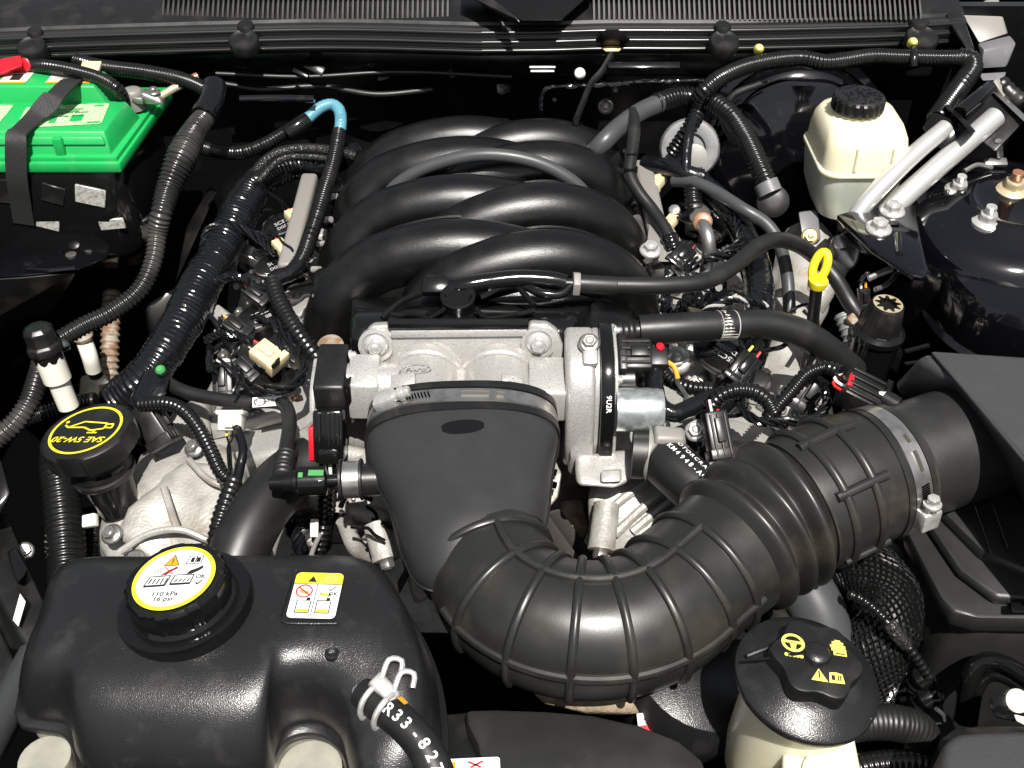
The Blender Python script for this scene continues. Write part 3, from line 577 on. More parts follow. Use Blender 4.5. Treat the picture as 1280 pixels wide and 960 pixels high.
for q in ([(742, 655, -.127), (790, 615, -.099), (830, 592, -.089)], [(768, 668, -.133), (812, 628, -.104), (850, 602, -.093)], [(790, 665, -.133), (830, 632, -.111), (862, 607, -.097)]):
    B().tube(PP(q), .006, 8).obj('cast_rib', 'dirty_alu', tr)
ncast(B().hull(PP([(718, 570, -.045), (800, 560, -.045), (806, 590, -.055), (770, 612, -.06), (722, 606, -.055), (720, 600, -.12), (800, 590, -.12), (722, 572, -.12)])), 'upper_shelf', 'cast_alu', tr, .006, .002)
B().hull(PP([(751, 588, -.045), (777, 586, -.045), (777, 602, -.05), (751, 603, -.05), (751, 588, -.07), (777, 602, -.07), (751, 603, -.07), (777, 586, -.07)])).obj('pad', 'cast_alu', tr, bev=.003)
a, c = P(756, 650, -.11), P(752, 684, -.125); ax = (c-a).normalized()
B().lathe([(.016, -.02), (.0165, (c-a).length), (.017, (c-a).length+.001), (.017, (c-a).length+.005), (.012, (c-a).length+.006)], frame(a, ax), 20).obj('bolt_boss', 'dirty_alu', tr)
hexbolt(tr, c+ax*.004, ax, .010, 'steel', washer=False)
t = thing('tensioner_bracket', 'rusty pale slotted bracket standing beside the duct', 'bracket', P(690, 640, -.2))
ncast(B().hull(PP([(680, 582, -.1), (698, 574, -.1), (702, 592, -.1), (698, 622, -.12), (672, 650, -.14), (668, 640, -.14), (684, 600, -.15), (695, 625, -.18)])), 'plate', 'dirty_alu', t, .003, .002)
for y in (590, 606): flatpoly(B(), [(-.007, -.003), (.006, -.005), (.008, .003), (-.005, .006)], frame(P(689, y, -.092), (0, -.7, .7)), .002).obj('slot', 'hollow_shade', t)
B().hull(PP([(700, 625, -.2), (728, 622, -.2), (738, 660, -.22), (715, 690, -.25), (695, 660, -.22), (710, 640, -.3), (730, 680, -.3)])).obj('plate', 'rusty', t, bev=.006)
t = thing('drive_belt', 'ribbed grey-brown drive belt slanting down inside the duct bend', 'belt', P(700, 660, -.3))
B().tube(PP([(655, 620, -.13), (690, 670, -.2), (735, 730, -.28)]), .014, 8, .02, flat=.22).obj('belt_run', 'belt', t)
B().tube(PP([(690, 640, -.18), (720, 680, -.24), (745, 710, -.28)]), .012, 8, .02, flat=.22).obj('belt_run', 'belt', t)
# ------------------------------------------------------------------ intake manifold
im = thing('intake_manifold', 'black plastic intake manifold with eight arched interleaved runners', 'manifold', (-.04, .33, -.12))
LS = [(-.262, -.12), (-.258, -.06), (-.238, -.005), (-.198, .034), (-.145, .056), (-.083, .066), (-.02, .06), (.04, .04), (.085, .005), (.1, -.05)]
RS = [(.188, -.12), (.186, -.06), (.172, -.005), (.142, .033), (.098, .056), (.045, .066), (-.018, .061), (-.075, .042), (-.115, .008), (-.13, -.04)]
RS = [(x*.93 if x > 0 else x, z) for x, z in RS]
for k, (yl, yr) in enumerate(((.207, .178), (.332, .306), (.452, .434), (.535, .522))):
    dz = (0, 0, .0, -.004)[k]
    kr = .041 if k < 3 else .039
    f = lambda s, L, th: 1.-.08*max(0, (s/L-.75)*4)
    B().tube([V((x, yl+.03*(x+.08)-.02*max(0, -x-.2)/.06, z+dz)) for x, z in LS], kr, 26, .007, f).obj('runner', 'manifold_plastic', im)
    B().tube([V((x, yr+.16*(x-.02), z+dz)) for x, z in RS], kr, 26, .007, f).obj('runner', 'manifold_plastic', im)
    # parting seams along the shell halves
    if k < 3:
        for yo, xs in ((yl+.064, LS[2:7]), (yr+.062, RS[2:7])):
            B().tube([V((x*.985-.0, yo+(.03*(x+.08) if xs is not None and xs[0][0] < 0 else .16*(x-.02)), z+.012)) for x, z in xs], .0035, 6, .01).obj('seam_flange', 'manifold_plastic', im)
B().hull([V(q) for q in ((-.25, .12, -.1), (.17, .12, -.1), (-.25, .57, -.1), (.17, .57, -.1), (-.19, .13, .01), (.12, .13, .01), (-.18, .56, .03), (.12, .56, .03), (-.1, .14, .045), (.04, .14, .045), (-.1, .55, .05), (.04, .55, .05))]).obj('plenum', 'manifold_plastic', im, bev=.015)
B().hull([V(q) for q in ((-.2, .022, -.09), (.07, .022, -.09), (-.2, .022, .055), (.07, .022, .055), (-.185, .03, .066), (.06, .03, .066), (-.2, .06, .066), (.085, .06, .066), (-.22, .16, .02), (.12, .16, .02), (-.22, .16, -.09), (.12, .16, -.09))]).obj('inlet_box', 'gloss_plastic', im, bev=.006)
B().hull([V(q) for q in ((.07, .03, -.06), (.16, .06, -.06), (.07, .03, .02), (.15, .07, .03), (.1, .15, .04), (.17, .15, .01), (.17, .15, -.08))]).obj('side_shell', 'manifold_plastic', im, bev=.012)
B().box(frame((-.065, .018, .081), (0, -.95, .3)), .172, .012, .008).obj('gasket_lip', 'gloss_plastic', im, bev=.003)
cup = B().lathe([(.023, -.03), (.021, 0), (.0215, .01), (.022, .016), (.018, .017), (.014, .013)], frame(P(573, 380, .072), (0, -.25, 1)), 28, cap1=True).obj('spigot', 'gloss_plastic', im)
b = B()
for q, r in (([(478, 398, .07), (500, 378, .078), (528, 366, .08)], .004), ([(478, 392, .07), (520, 394, .076), (536, 399, .076)], .003), ([(536, 399, .076), (556, 386, .078)], .003), ([(595, 386, .078), (612, 398, .076), (668, 388, .078)], .003), ([(600, 372, .08), (640, 356, .084), (668, 382, .078)], .004)):
    B().tube(PP(q), r, 8, .006).obj('moulded_rib', 'gloss_plastic', im)
B().tube(PP([(538, 352, .07), (570, 358, .085), (610, 352, .09), (650, 348, .092), (690, 350, .09), (708, 354, .088)]), .011, 14).obj('vacuum_gallery', 'gloss_plastic', im)
B().tube(PP([(610, 362, .082), (650, 356, .084), (675, 366, .082), (700, 368, .08), (712, 358, .085)]), .006, 10).obj('vacuum_gallery', 'gloss_plastic', im)
B().box(frame(P(545, 358, .085), (0, -.6, .8)), .035, .022, .018).obj('gallery_end', 'gloss_plastic', im, bev=.003)
# low mount tabs poking out each side
for (x, y, z) in ((405, 347, -.01), (418, 230, .0), (770, 213, .0), (413, 432, -.02)):
    B().lathe([(.017, -.012), (.018, .0), (.014, .003)], frame(P(x, y, z), (0, -.35, 1)), 20).obj('mount_ear', 'manifold_plastic' if y != 432 else 'rusty', im)
t = B().hull([V(q) for q in ((-.05, .60, .05), (.0, .60, .05), (-.045, .59, .06), (-.005, .59, .06), (-.045, .61, .066), (-.005, .61, .066))]).obj('rear_bracket', 'gloss_plastic', im, bev=.003)
hose('crossover_hose', [V((-.205, .385, .015)), V((-.175, .39, .06)), V((-.12, .392, .093)), V((-.045, .39, .112)), V((.03, .386, .104)), V((.09, .378, .075)), V((.125, .37, .035))], 17, 'grey_hose', 'smooth grey hose arching across the black manifold runners', 'hose', seg=18)
# ------------------------------------------------------------------ throttle body
tb = thing('twin_throttle', 'cast aluminium twin bore throttle body bolted to the black manifold', 'throttle body', (-.06, -.02, -.08))
n0 = V((0, -.95, .31)).normalized(); o0 = V((-.06, .012, .05))
def TB(px, py, h=0.):
    d = FWD+V((1, 0, 0))*((px-640)/FPX)-UPV*((py-480)/FPX); return CAM+d*(((o0+n0*h-CAM).dot(n0))/d.dot(n0))
def tbprism(b, pts, h0, h1):
    A = [TB(x, y, 0)+n0*h0 for x, y in pts]; C = [p+n0*(h1-h0) for p in A]; return b.grid([A, C])
fl = tbprism(B(), [(456, 425), (458, 413), (466, 407), (484, 406), (487, 412), (660, 410), (663, 404), (684, 405), (697, 414), (704, 432), (704, 520), (456, 520)], -.016, 0).obj('flange', 'cast_alu', tb, bev=.003)
tbprism(B(), [(489, 412), (659, 410), (659, 419), (489, 421)], .0, .005).obj('flange_lip', 'cast_alu', tb, bev=.0015)
for (x, y) in ((470, 431), (673, 428)):
    q = TB(x, y, 0); B().lathe([(.0215, -.004), (.0215, .004), (.017, .005), (.0155, .0025)], frame(q, n0), 26).obj('bolt_seat', 'cast_alu', tb)
    hexbolt(tb, q+n0*.003, n0, .0095, 'zinc')
ax = V((0, -1, -.04)).normalized()
for X in (-.108, -.0165):
    B().lathe([(.0495, 0), (.0485, .004), (.047, .012), (.0465, .085)], frame((X, .015, .006), ax), 44).obj('bore', 'cast_alu', tb)
    B().lathe([(.0525, .0), (.0525, .016), (.0505, .0195), (.047, .021)], frame((X, .015, .006), ax), 44).obj('bore_collar', 'cast_alu', tb)
B().hull([V(q) for q in ((-.085, .01, .03), (-.04, .01, .03), (-.085, -.07, .02), (-.04, -.07, .02), (-.085, .01, -.03), (-.04, -.07, -.03), (-.04, .01, -.03), (-.085, -.07, -.03))]).obj('bore_bridge', 'cast_alu', tb, bev=.003)
B().tube([V((-.20, -.018, .012)), V((-.13, -.018, .012))], .03, 26).obj('shaft_boss', 'cast_alu', tb)
B().hull([V(q) for q in ((-.198, .0, .05), (-.16, .0, .05), (-.198, -.045, .035), (-.16, -.045, .035), (-.198, .0, -.03), (-.16, .0, -.03), (-.198, -.055, -.01), (-.16, -.055, -.01))]).obj('shaft_block', 'cast_alu', tb, bev=.004)
B().hull([V(q) for q in ((.02, .0, .045), (.066, .0, .045), (.02, -.055, .032), (.066, -.055, .032), (.02, .0, -.03), (.066, .0, -.03), (.02, -.06, -.01), (.066, -.06, -.01))]).obj('shaft_block', 'cast_alu', tb, bev=.004)
# raised badge oval and part-number plate on the bores
fr = frame((-.115, -.035, .0535), (0, -.25, 1))
badge = ringfaces(B(), fr, .0175, .019, .0012, 36, 1., .42).obj('badge', 'zinc', tb)
b = B(); ringfaces(b, fr, .0178, .0192, .0022, 36, 1., .42); text_mesh(b, 'Ford', frame((-.115, -.0355, .0535), (0, -.25, 1)), .011, .0016, 1.2, .25); b.obj('badge_lettering', 'cast_alu', badge)
B().box(frame((-.128, -.055, .05), (-.2, -.4, 1)), .03, .02, .008).obj('pad', 'cast_alu', tb, bev=.002)
pad = B().box(frame((-.0, -.052, .048), (.15, -.4, 1)), .026, .016, .008).obj('pad', 'cast_alu', tb, bev=.002)
ringfaces(B(), frame((.001, -.0545, .0525), (.15, -.4, 1)), .0022, .0038, .001, 16).obj('pad_ring', 'zinc', pad)
GP = [(.03, .07), (.0, .071), (-.03, .064), (-.05, .05), (-.064, .025), (-.071, -.005), (-.076, -.035), (-.074, -.06), (-.06, -.085), (-.02, -.1), (.03, -.1)]
FX = Matrix(((0, 0, 1, 0), (1, 0, 0, 0), (0, 1, 0, 0), (0, 0, 0, 1)))          # local x->Y, y->Z, z->X
gh = B().prism(GP, FX, .064, .1).obj('gear_housing', 'cast_alu', tb, bev=.007, bseg=3)
B().prism([(y*.94+.003, z*.94) for y, z in GP], FX, .098, .106).obj('housing_rim', 'cast_alu', tb, bev=.002)
B().hull([V(q) for q in ((.07, -.055, .02), (.1, -.055, .02), (.07, -.082, -.05), (.1, -.082, -.05), (.07, -.078, -.085), (.1, -.078, -.085), (.07, -.03, -.08), (.1, -.03, -.08))]).obj('housing_foot', 'cast_alu', tb, bev=.006)
B().box(frame((.093, -.02, .068), (0, -.4, 1)), .018, .04, .012).obj('bolt_pad', 'cast_alu', tb, bev=.003)
hexbolt(tb, V((.092, -.014, .075)), (0, -.5, 1), .0085, 'steel'); B().lathe([(.0052, .007), (.0045, .0098)], frame((.092, -.014, .075), (0, -.5, 1)), 14).obj('bolt_tip', 'brass', tb)
pl_ = B().prism([(y*1.06-.001, z*1.05) for y, z in GP], FX, .106, .122).obj('cover_plate', 'gloss_plastic', tb, bev=.0015)
B().prism([(y*1.03, z*1.02) for y, z in GP], FX, .122, .126).obj('gasket', 'cast_alu', tb, bev=.001)
for (y, z) in ((-.055, .052), (-.07, .012), (-.078, -.055), (.01, .076), (-.05, -.085)):
    hexbolt(tb, V((.126, y+.008, z-.006)), (1, 0, 0), .0045, 'zinc', 'screw')
b = B(); text_mesh(b, '9U2R', frame((.1145, -.0675, .026), (0, -.92, .4), (1, 0, 0)), .0085, .0018, 1.1); b.obj('lettering', 'print_white', pl_, flat=True)
B().lathe([(.026, 0), (.0265, .012), (.0265, .05), (.0245, .056), (.015, .057), (.0075, .058), (.0075, .066), (.0045, .068)], frame((.124, -.062, .012), (1, 0, 0)), 34).obj('motor_can', 'motor_zinc', tb)
B().lathe([(.021, 0), (.021, .024), (.014, .026)], frame((.124, -.02, .022), (1, 0, 0)), 24).obj('bearing_cap', 'satin_plastic', tb)
# plug on the motor side
t = connector('throttle_plug', V((.148, -.012, .052)), (-1, 0, 0), (0, -.5, 1), .04, .03, .04, 'ribbed black plug with a red lock on the throttle body cover plate', 'satin_plastic', ribs=4)
B().box(frame((.176, -.012, .05), (-1, 0, 0), (0, -.5, 1)), .024, .02, .024).obj('neck', 'satin_plastic', t, bev=.002)
B().lathe([(.005, 0), (.0055, .004), (.003, .007)], frame((.178, -.006, .062), (.2, -.3, 1)), 12).obj('lock', 'red_plastic', t)
B().tube([V((.186, -.014, .048)), V((.196, -.02, .044)), V((.2, -.03, .034))], .003, 8).obj('wire', 'print_orange', t)
# position sensor on the other end of the shaft
t = thing('position_sensor', 'black box sensor with a plug and red lock on the throttle shaft end', 'sensor', P(420, 520, -.05))
B().hull([V(q) for q in ((-.238, .018, .052), (-.2, .018, .052), (-.238, -.052, .038), (-.2, -.052, .038), (-.238, .018, -.03), (-.2, .018, -.03), (-.238, -.056, -.02), (-.2, -.056, -.02))]).obj('housing', 'satin_plastic', t, bev=.004)
B().box(frame((-.197, -.02, .01)), .008, .06, .06).obj('flange', 'gloss_plastic', t, bev=.001)
for (y, z) in ((.0, .045), (-.03, .036)): hexbolt(t, V((-.196, y, z)), (1, 0, .3), .005, 'zinc', 'screw')
pf = frame((-.218, -.078, -.012), (0, -.5, -.86), (0, -.86, .5))
B().box(pf, .036, .034, .062).obj('plug', 'gloss_plastic', t, bev=.004)
for x in (-.011, 0, .011): B().box(pf, .006, .004, .055, (x, .018, -.002)).obj('ridge', 'gloss_plastic', t, bev=.001)
B().box(pf, .024, .01, .018, (0, .016, .024)).obj('latch', 'gloss_plastic', t, bev=.002)
B().box(pf, .006, .02, .04, (-.021, .004, .01)).obj('lock', 'red_plastic', t, bev=.001)
for x, m_ in ((-.006, 'print_grey'), (0, 'print_white'), (.006, 'tape')):
    B().tube([pf @ V((x, .006, .03)), pf @ V((x, .008, .045)), pf @ V((x*.5, -.004, .06))], .0022, 7).obj('wire', m_, t)
B().tube([V((-.242, .01, .03)), V((-.242, -.03, .02)), V((-.242, -.05, 0))], .004, 8).obj('bright_edge', 'zinc', t)
hose('sensor_conduit', [(415, 552, -.05), (410, 585, -.07), (407, 620, -.1), (405, 655, -.13), (398, 690, -.16)], 21, 'loom', 'ribbed black conduit dropping from the throttle position plug', 'conduit', kind='corr', pitch=.007, amp=.16)
# ------------------------------------------------------------------ intake duct
keys = []
for (x, y, zt, a, b_) in ((577, 476, .056, .110, .052), (577, 520, .057, .1105, .055), (585, 572, .055, .0915, .058), (591, 628, .052, .0765, .063)):
    keys.append((P(x, y, zt)-V((0, 0, b_)), a, b_))
for (x, y, z, r) in ((605, 690, -.02, .0695), (632, 745, -.022, .069), (686, 779, -.022, .069), (755, 787, -.022, .069), (816, 768, -.02, .069), (866, 727, -.016, .070), (910, 690, -.01, .0715), (955, 655, -.002, .0745), (1005, 628, .006, .077), (1055, 605, .012, .077), (1100, 589, .015, .0725), (1122, 581, .016, .0715)):
    keys.append((P(x, y, z), r, r))
NS = 24
cen = spline([k[0] for k in keys], NS); aa = [q.x for q in spline([V((k[1], k[2], 0)) for k in keys], NS)]; bb = [q.x for q in spline([V((k[2], 0, 0)) for k in keys], NS)]
FRD = []
for i in range(len(cen)):
    T = (cen[min(i+1, len(cen)-1)]-cen[max(i-1, 0)]).normalized(); u = T.cross(V((0, 0, 1))).normalized(); FRD.append((T, u, u.cross(T)))
def bell(k): 
    if 9.95 < k < 11.75:
        return .0145*(.5-.5*math.cos((k-9.95)/1.8*3*2*PI))**.75-.004
    return 0
def D(k, th, off=0.):
    i = min(len(cen)-1.001, max(0, k*NS)); j = int(i); f = i-j
    c = cen[j].lerp(cen[j+1], f); u = FRD[j][1].lerp(FRD[j+1][1], f); v = FRD[j][2].lerp(FRD[j+1][2], f)
    a = aa[j]+(aa[j+1]-aa[j])*f+off; b_ = bb[j]+(bb[j+1]-bb[j])*f+off
    ct, st = math.cos(th), math.sin(th); ex = 1.-.25*max(0, 1-k/3.2)
    return c+u*(abs(ct)**ex*math.copysign(a, ct))+v*(abs(st)**ex*math.copysign(b_, st))
def shell(k0, k1, n, off=0., seg=64, bl=False):
    return B().grid([[D(k0+(k1-k0)*i/n, 2*PI*j/seg, off+(bell(k0+(k1-k0)*i/n) if bl else 0)) for j in range(seg)] for i in range(n+1)])
duct = thing('intake_duct', 'ribbed black rubber intake duct curling from throttle body to air box', 'duct', P(750, 790, -.1))
ad = shell(0, 4.02, 70).obj('adapter', 'adapter_rubber', duct)
el = shell(4.0, 10.0, 90).obj('elbow', 'duct_rubber', duct)
be = shell(9.95, 11.8, 96, bl=True).obj('bellows', 'dusty_rubber', duct, sharp=70)
cf = shell(11.75, 14.85, 50).obj('cuff', 'dusty_rubber', duct)
def rib(pts, r, parent, m='duct_rubber'): return B().tube(pts, r, 9, .008).obj('rib', m, parent)
for k in (4.35, 5.1, 5.8, 6.5, 7.2, 7.9, 8.6, 9.3):
    rib([D(k, math.radians(d), .0005) for d in range(-25, 206, 12)], .0048, el)
for d, k0, k1 in ((96, 4.35, 9.3), (12, 4.9, 9.5), (172, 4.35, 9.4)):
    rib([D(k0+(k1-k0)*i/24, math.radians(d), .0005) for i in range(25)], .0048, el)
for k in (12.15, 12.8): rib([D(k, math.radians(d), .0005) for d in range(-110, 215, 12)], .0052, cf, 'dusty_rubber')
for d in (50, 100, -15): rib([D(11.95+1.2*i/8, math.radians(d), .001) for i in range(9)], .0055 if d != -15 else .004, cf, 'dusty_rubber')
# moulded rim at the throttle end and parting line down the side
shell(.02, .2, 6, .003).obj('rim', 'satin_plastic', ad); shell(.62, .8, 6, .0025).obj('rim', 'satin_plastic', ad)
for d in (0, 180): B().tube([D(.8+3.2*i/20, math.radians(d), .0006) for i in range(21)], .0016, 6, .01).obj('parting_line', 'satin_plastic', ad)
b = B(); st = []
for i in range(9):
    r = []
    for j in range(9):
        r.append(D(1.22-.13*math.sin(math.pi*(j-4)/8*.0)+(.16*(i-4)/4)*math.sqrt(max(.04, 1-((j-4)/4.3)**2))*(1+.2*noise.noise(V((i, j, 3)))), math.radians(90+9.5*(j-4)/4), .0007))
    st.append(r)
b.grid(st, False, False, False).obj('oily_stain', 'gloss_plastic', ad)
# worm-drive clamps
def clamp(k0, k1, th_s, off, label, slots):
    t = thing('hose_clamp', label, 'clamp', D((k0+k1)/2, PI*1.5)); shell(k0, k1, 5, off).obj('band', 'band_steel', t)
    km = (k0+k1)/2; wv = (D(k1, th_s, off)-D(k0, th_s, off)); wd = wv.length
    for i in range(9):
        th = th_s+slots[0]*(.22+.035*i)
        q0, q1 = D(k0+(k1-k0)*.28, th, off+.0012), D(k0+(k1-k0)*.72, th+.02, off+.0012); B().tube([q0, q1], .0009, 6, .01).obj('thread_slot', 'hollow_shade', t)
    for (d0, d1) in slots[1]:
        B().tube([D(km, th_s+d0+(d1-d0)*i/6, off+.0006) for i in range(7)], .0042, 8, .006, flat=.35).obj('pressed_slot', 'clamp_slot', t)
    p = D(km, th_s, off+.006); tn = (D(km, th_s+.05, off)-D(km, th_s-.05, off)).normalized(); nn = (D(km, th_s, off+.05)-D(km, th_s, off)).normalized()
    fr = frame(p, tn, nn)
    B().box(fr, wd*1.1, .015, .026, (0, -.001, 0)).obj('screw_housing', 'zinc', t, bev=.003)
    B().lathe([(.0065, .012), (.0065, .02), (.0095, .02), (.0095, .0235), (.0075, .0245)], fr, 18).obj('screw_collar', 'zinc', t)
    B().prism(ngon(6, .0068), fr, .024, .032).obj('screw_head', 'zinc', t, bev=.0006)
    return t
clamp(.24, .56, math.radians(47), .0022, 'silver worm drive clamp around the wide duct mouth at the throttle body', (1, [(.75, .95), (1.02, 1.1)]))
clamp(13.75, 14.3, math.radians(2), .0022, 'silver worm drive clamp joining the ribbed duct to the air box tube', (1, [(.72, 1.02), (1.15, 1.28)]))
shell(13.55, 13.72, 5, .002).obj('rim', 'duct_rubber', cf); shell(14.35, 14.6, 5, .002).obj('rim', 'duct_rubber', cf)
# breather stub on the adapter and its fittings
a, c = P(500, 598, -.005), P(452, 600, -.005); ax = (c-a).normalized()
B().tube([a, c], .0185, 26).obj('breather_stub', 'satin_plastic', duct)
t = thing('band_clamp', 'crimped silver band clamp on the breather stub of the duct', 'clamp', P(442, 600, -.03))
B().lathe([(.0212, 0), (.0212, .02)], frame(P(452, 599, -.005), ax), 30).obj('band', 'band_steel', t)
for o_ in (-.002, .021): B().lathe([(.022, o_), (.024, o_+.001), (.024, o_+.003), (.022, o_+.004)], frame(P(452, 599, -.005), ax), 30).obj('hose_lip', 'hose_rubber', t)
for i in range(3): B().lathe([(.003, 0), (.002, .0015)], frame(P(443, 586+11*i, -.005)+V((0, -.018+.003*abs(i-1), .012-.009*i)), (0, -.7, .7-.4*i)), 10).obj('rivet', 'steel', t)
t = thing('breather_fitting', 'glossy black quick connect fitting with green marks feeding the breather stub', 'fitting', P(390, 604, -.03))
q = P(430, 600, -.005); e = P(338, 604, -.005); ax2 = (e-q).normalized(); L = (e-q).length
B().lathe([(.007, -.01), (.007, .018), (.0165, .02), (.017, .05), (.015, .052), (.015, .056), (.0125, .057), (.012, .068), (.0085, .069), (.0085, L), (.006, L+.001)], frame(q, ax2), 24).obj('body', 'gloss_plastic', t)
B().hull([q+ax2*.02+V((0, -.012, .012)), q+ax2*.04+V((0, -.012, .012)), q+ax2*.02+V((0, .006, .018)), q+ax2*.04+V((0, .006, .018)), q+ax2*.02, q+ax2*.04]).obj('lock_tab', 'gloss_plastic', t, bev=.001)
B().box(frame(q+ax2*.029+V((0, -.004, .0168)), (0, -.35, 1)), .017, .007, .002).obj('green_mark', 'wire_green', t)
B().box(frame(q+ax2*.046+V((0, -.006, .0165)), (0, -.4, 1)), .005, .006, .002).obj('green_mark', 'wire_green', t)
hose('breather_hose', [(198, 470, -.03), (222, 486, -.03), (255, 496, -.03), (300, 502, -.025), (340, 502, -.02), (357, 508, -.015), (362, 530, -.012), (358, 560, -.01), (353, 590, -.006), (351, 600, -.005)], 18, 'hose_rubber', 'smooth black breather hose with a white printed tag bending into the quick fitting', 'hose', seg=18)
for i, y in enumerate((572, 579, 586)):
    pass
t = thing('breather_collar', 'ribbed black rubber collar where the breather hose meets the fitting', 'collar', P(352, 596, -.012))
B().tube(PP([(358, 566, -.009), (355, 580, -.007), (352, 600, -.004)]), .0115, 20, .0012, corr(.0075, .16)).obj('sleeve', 'hose_rubber', t)
q = P(334, 502, -.012); fr = frame(q, (.0, -.55, .83), (-.06, 1, 0))
tg = B().box(fr, .036, .0125, .0012).obj('printed_tag', 'print_white', None, props=('white printed tag with an oval mark on the smooth breather hose', 'tag'))
ringfaces(B(), fr, .0045, .006, .0011, 26, 1.35, .85, -.009).obj('oval', 'print_black', tg); b = B(); text_mesh(b, 'Ford', frame(fr @ V((-.009, 0, 0)), (.0, -.55, .83), (-.06, 1, 0)), .006, .0012, 1., .2); text_mesh(b, '4R3E-6A', frame(fr @ V((.0075, 0, 0)), (.0, -.55, .83), (-.06, 1, 0)), .0062, .0012, .8); b.obj('lettering', 'print_black', tg, flat=True)
# ------------------------------------------------------------------ air box
ab = thing('air_box', 'black textured air filter box with a large round inlet tube', 'air box', P(1240, 700, -.25))
c0, c1 = D(14.3, 0)-FRD[int(14.3*NS)][1]*.0, None
i = int(14.2*NS); c0 = cen[i]; c1 = P(1250, 538, .025)+V((0, 0, -.0)); ax = (c1-c0).normalized()
L = (c1-c0).length
tube_r = .0665
B().lathe([(tube_r-.004, 0), (tube_r, .003), (tube_r, L), (tube_r+.002, L+.02)], frame(c0, ax), 56).obj('inlet_tube', 'lid_plastic', ab)
hp = [(1162, 439, .108), (1195, 477, .11), (1284, 574, .108), (1345, 655, .105), (1400, 720, .10), (1400, 455, .112), (1252, 548, -.05), (1320, 690, -.05), (1400, 760, -.05), (1180, 466, -.05), (1400, 470, -.05)]
B().hull(PP(hp)).obj('upper_hump', 'grain_plastic', ab, bev=.012, bseg=4)
B().hull(PP([(1146, 450, .094), (1164, 441, .104), (1192, 476, .104), (1116, 483, .03), (1130, 500, -.0), (1150, 466, -.05), (1225, 512, -.03), (1236, 500, .09)])).obj('hump_end', 'grain_plastic', ab, bev=.014, bseg=4)
lidp = [(1128, 626), (1136, 668), (1160, 716), (1178, 748), (1192, 764), (1222, 772), (1330, 774), (1400, 700), (1400, 560), (1150, 560)]
def px_prism(b, pts, z0, z1, sh=0.):
    A = [P(x, y, z1) for x, y in pts]; C = [V((p.x, p.y, z0)) for p in A]; return b.grid([C, A])
px_prism(B(), lidp, -.085, -.06).obj('lid_plate', 'lid_plastic', ab, bev=.004)
px_prism(B(), [(1140, 612), (1158, 650), (1200, 712), (1246, 746), (1330, 752), (1400, 690), (1400, 560), (1160, 560)], -.06, -.045).obj('lid_step', 'lid_plastic', ab, bev=.006)
px_prism(B(), [(1148, 606), (1180, 640), (1230, 690), (1290, 716), (1400, 690), (1400, 560), (1170, 560)], -.05, -.03).obj('lid_step', 'lid_plastic', ab, bev=.006)
px_prism(B(), [(1136, 640), (1150, 690), (1180, 748), (1196, 766), (1222, 776), (1400, 778), (1400, 560), (1150, 560)], -.3, -.075).obj('lower_box', 'lid_plastic', ab, bev=.006)
px_prism(B(), [(1124, 632), (1133, 672), (1174, 752), (1190, 769), (1222, 778), (1400, 780), (1400, 560), (1146, 560)], -.1, -.085).obj('joint_flange', 'gloss_plastic', ab, bev=.003)
for x in (1228, 1252, 1276): B().hull(PP([(x, 784, -.1), (x+10, 784, -.1), (x+3, 830, -.22), (x-5, 830, -.22), (x, 775, -.22), (x+10, 775, -.1)])).obj('wall_rib', 'satin_plastic', ab, bev=.002)
B().hull(PP([(1264, 752, -.04), (1300, 752, -.04), (1264, 764, -.04), (1300, 764, -.04), (1266, 768, -.09), (1300, 768, -.09)])).obj('latch', 'gloss_plastic', ab, bev=.002)
for (x0, y0, x1, y1) in ((1211, 612, 1240, 694), (1231, 604, 1260, 686)):
    B().tube([P(x0, y0, .0), P(x1, y1, -.025)], .0014, 8).obj('seam_rib', 'gloss_plastic', ab)
# airflow sensor plugged into the tube
t = thing('airflow_sensor', 'black air flow sensor plug with a red lock on the inlet tube', 'sensor', P(1085, 505, .04))
fr = frame(P(1074, 492, .06), (.75, -.25, -.3), (.1, -.3, 1))
B().box(fr, .04, .032, .045).obj('plug', 'satin_plastic', t, bev=.003)
for i in range(4): B().box(fr, .004, .005, .042, (-.015+.01*i, .017, 0)).obj('ridge', 'satin_plastic', t, bev=.001)
B().box(fr, .018, .005, .006, (-.002, .016, -.02)).obj('lock', 'red_plastic', t, bev=.001)
B().box(fr, .052, .034, .008, (0, 0, .026)).obj('flange', 'gloss_plastic', t, bev=.002)
B().hull(PP([(1082, 505, .055), (1128, 497, .06), (1084, 516, .05), (1120, 506, .055), (1090, 512, .03), (1118, 505, .03)])).obj('base', 'satin_plastic', t, bev=.003)
B().tube(PP([(1104, 498, .062), (1122, 508, .06)]), .011, 14).obj('body', 'satin_plastic', t)
B().box(frame(P(1106, 493, .068), (0, -.4, 1)), .014, .006, .004).obj('white_clip', 'white_plastic', t, bev=.001)
for k, m_ in enumerate(('print_red', 'print_white', 'tape')): B().tube([fr @ V((-.008+.007*k, 0, -.02)), fr @ V((-.008+.007*k, .004, -.034)), P(1052, 466, .06)], .0018, 6).obj('wire', m_, t)
# textured black resonator bulge under the elbow
B().lathe([(.05, -.1), (.075, -.06), (.085, -.01), (.075, .02), (.04, .035)], frame(P(868, 842, -.12), (.25, -.1, 1)), 36).obj('resonator', 'tank_plastic', None, props=('rough black round resonator bulging out below the duct elbow', 'resonator'))
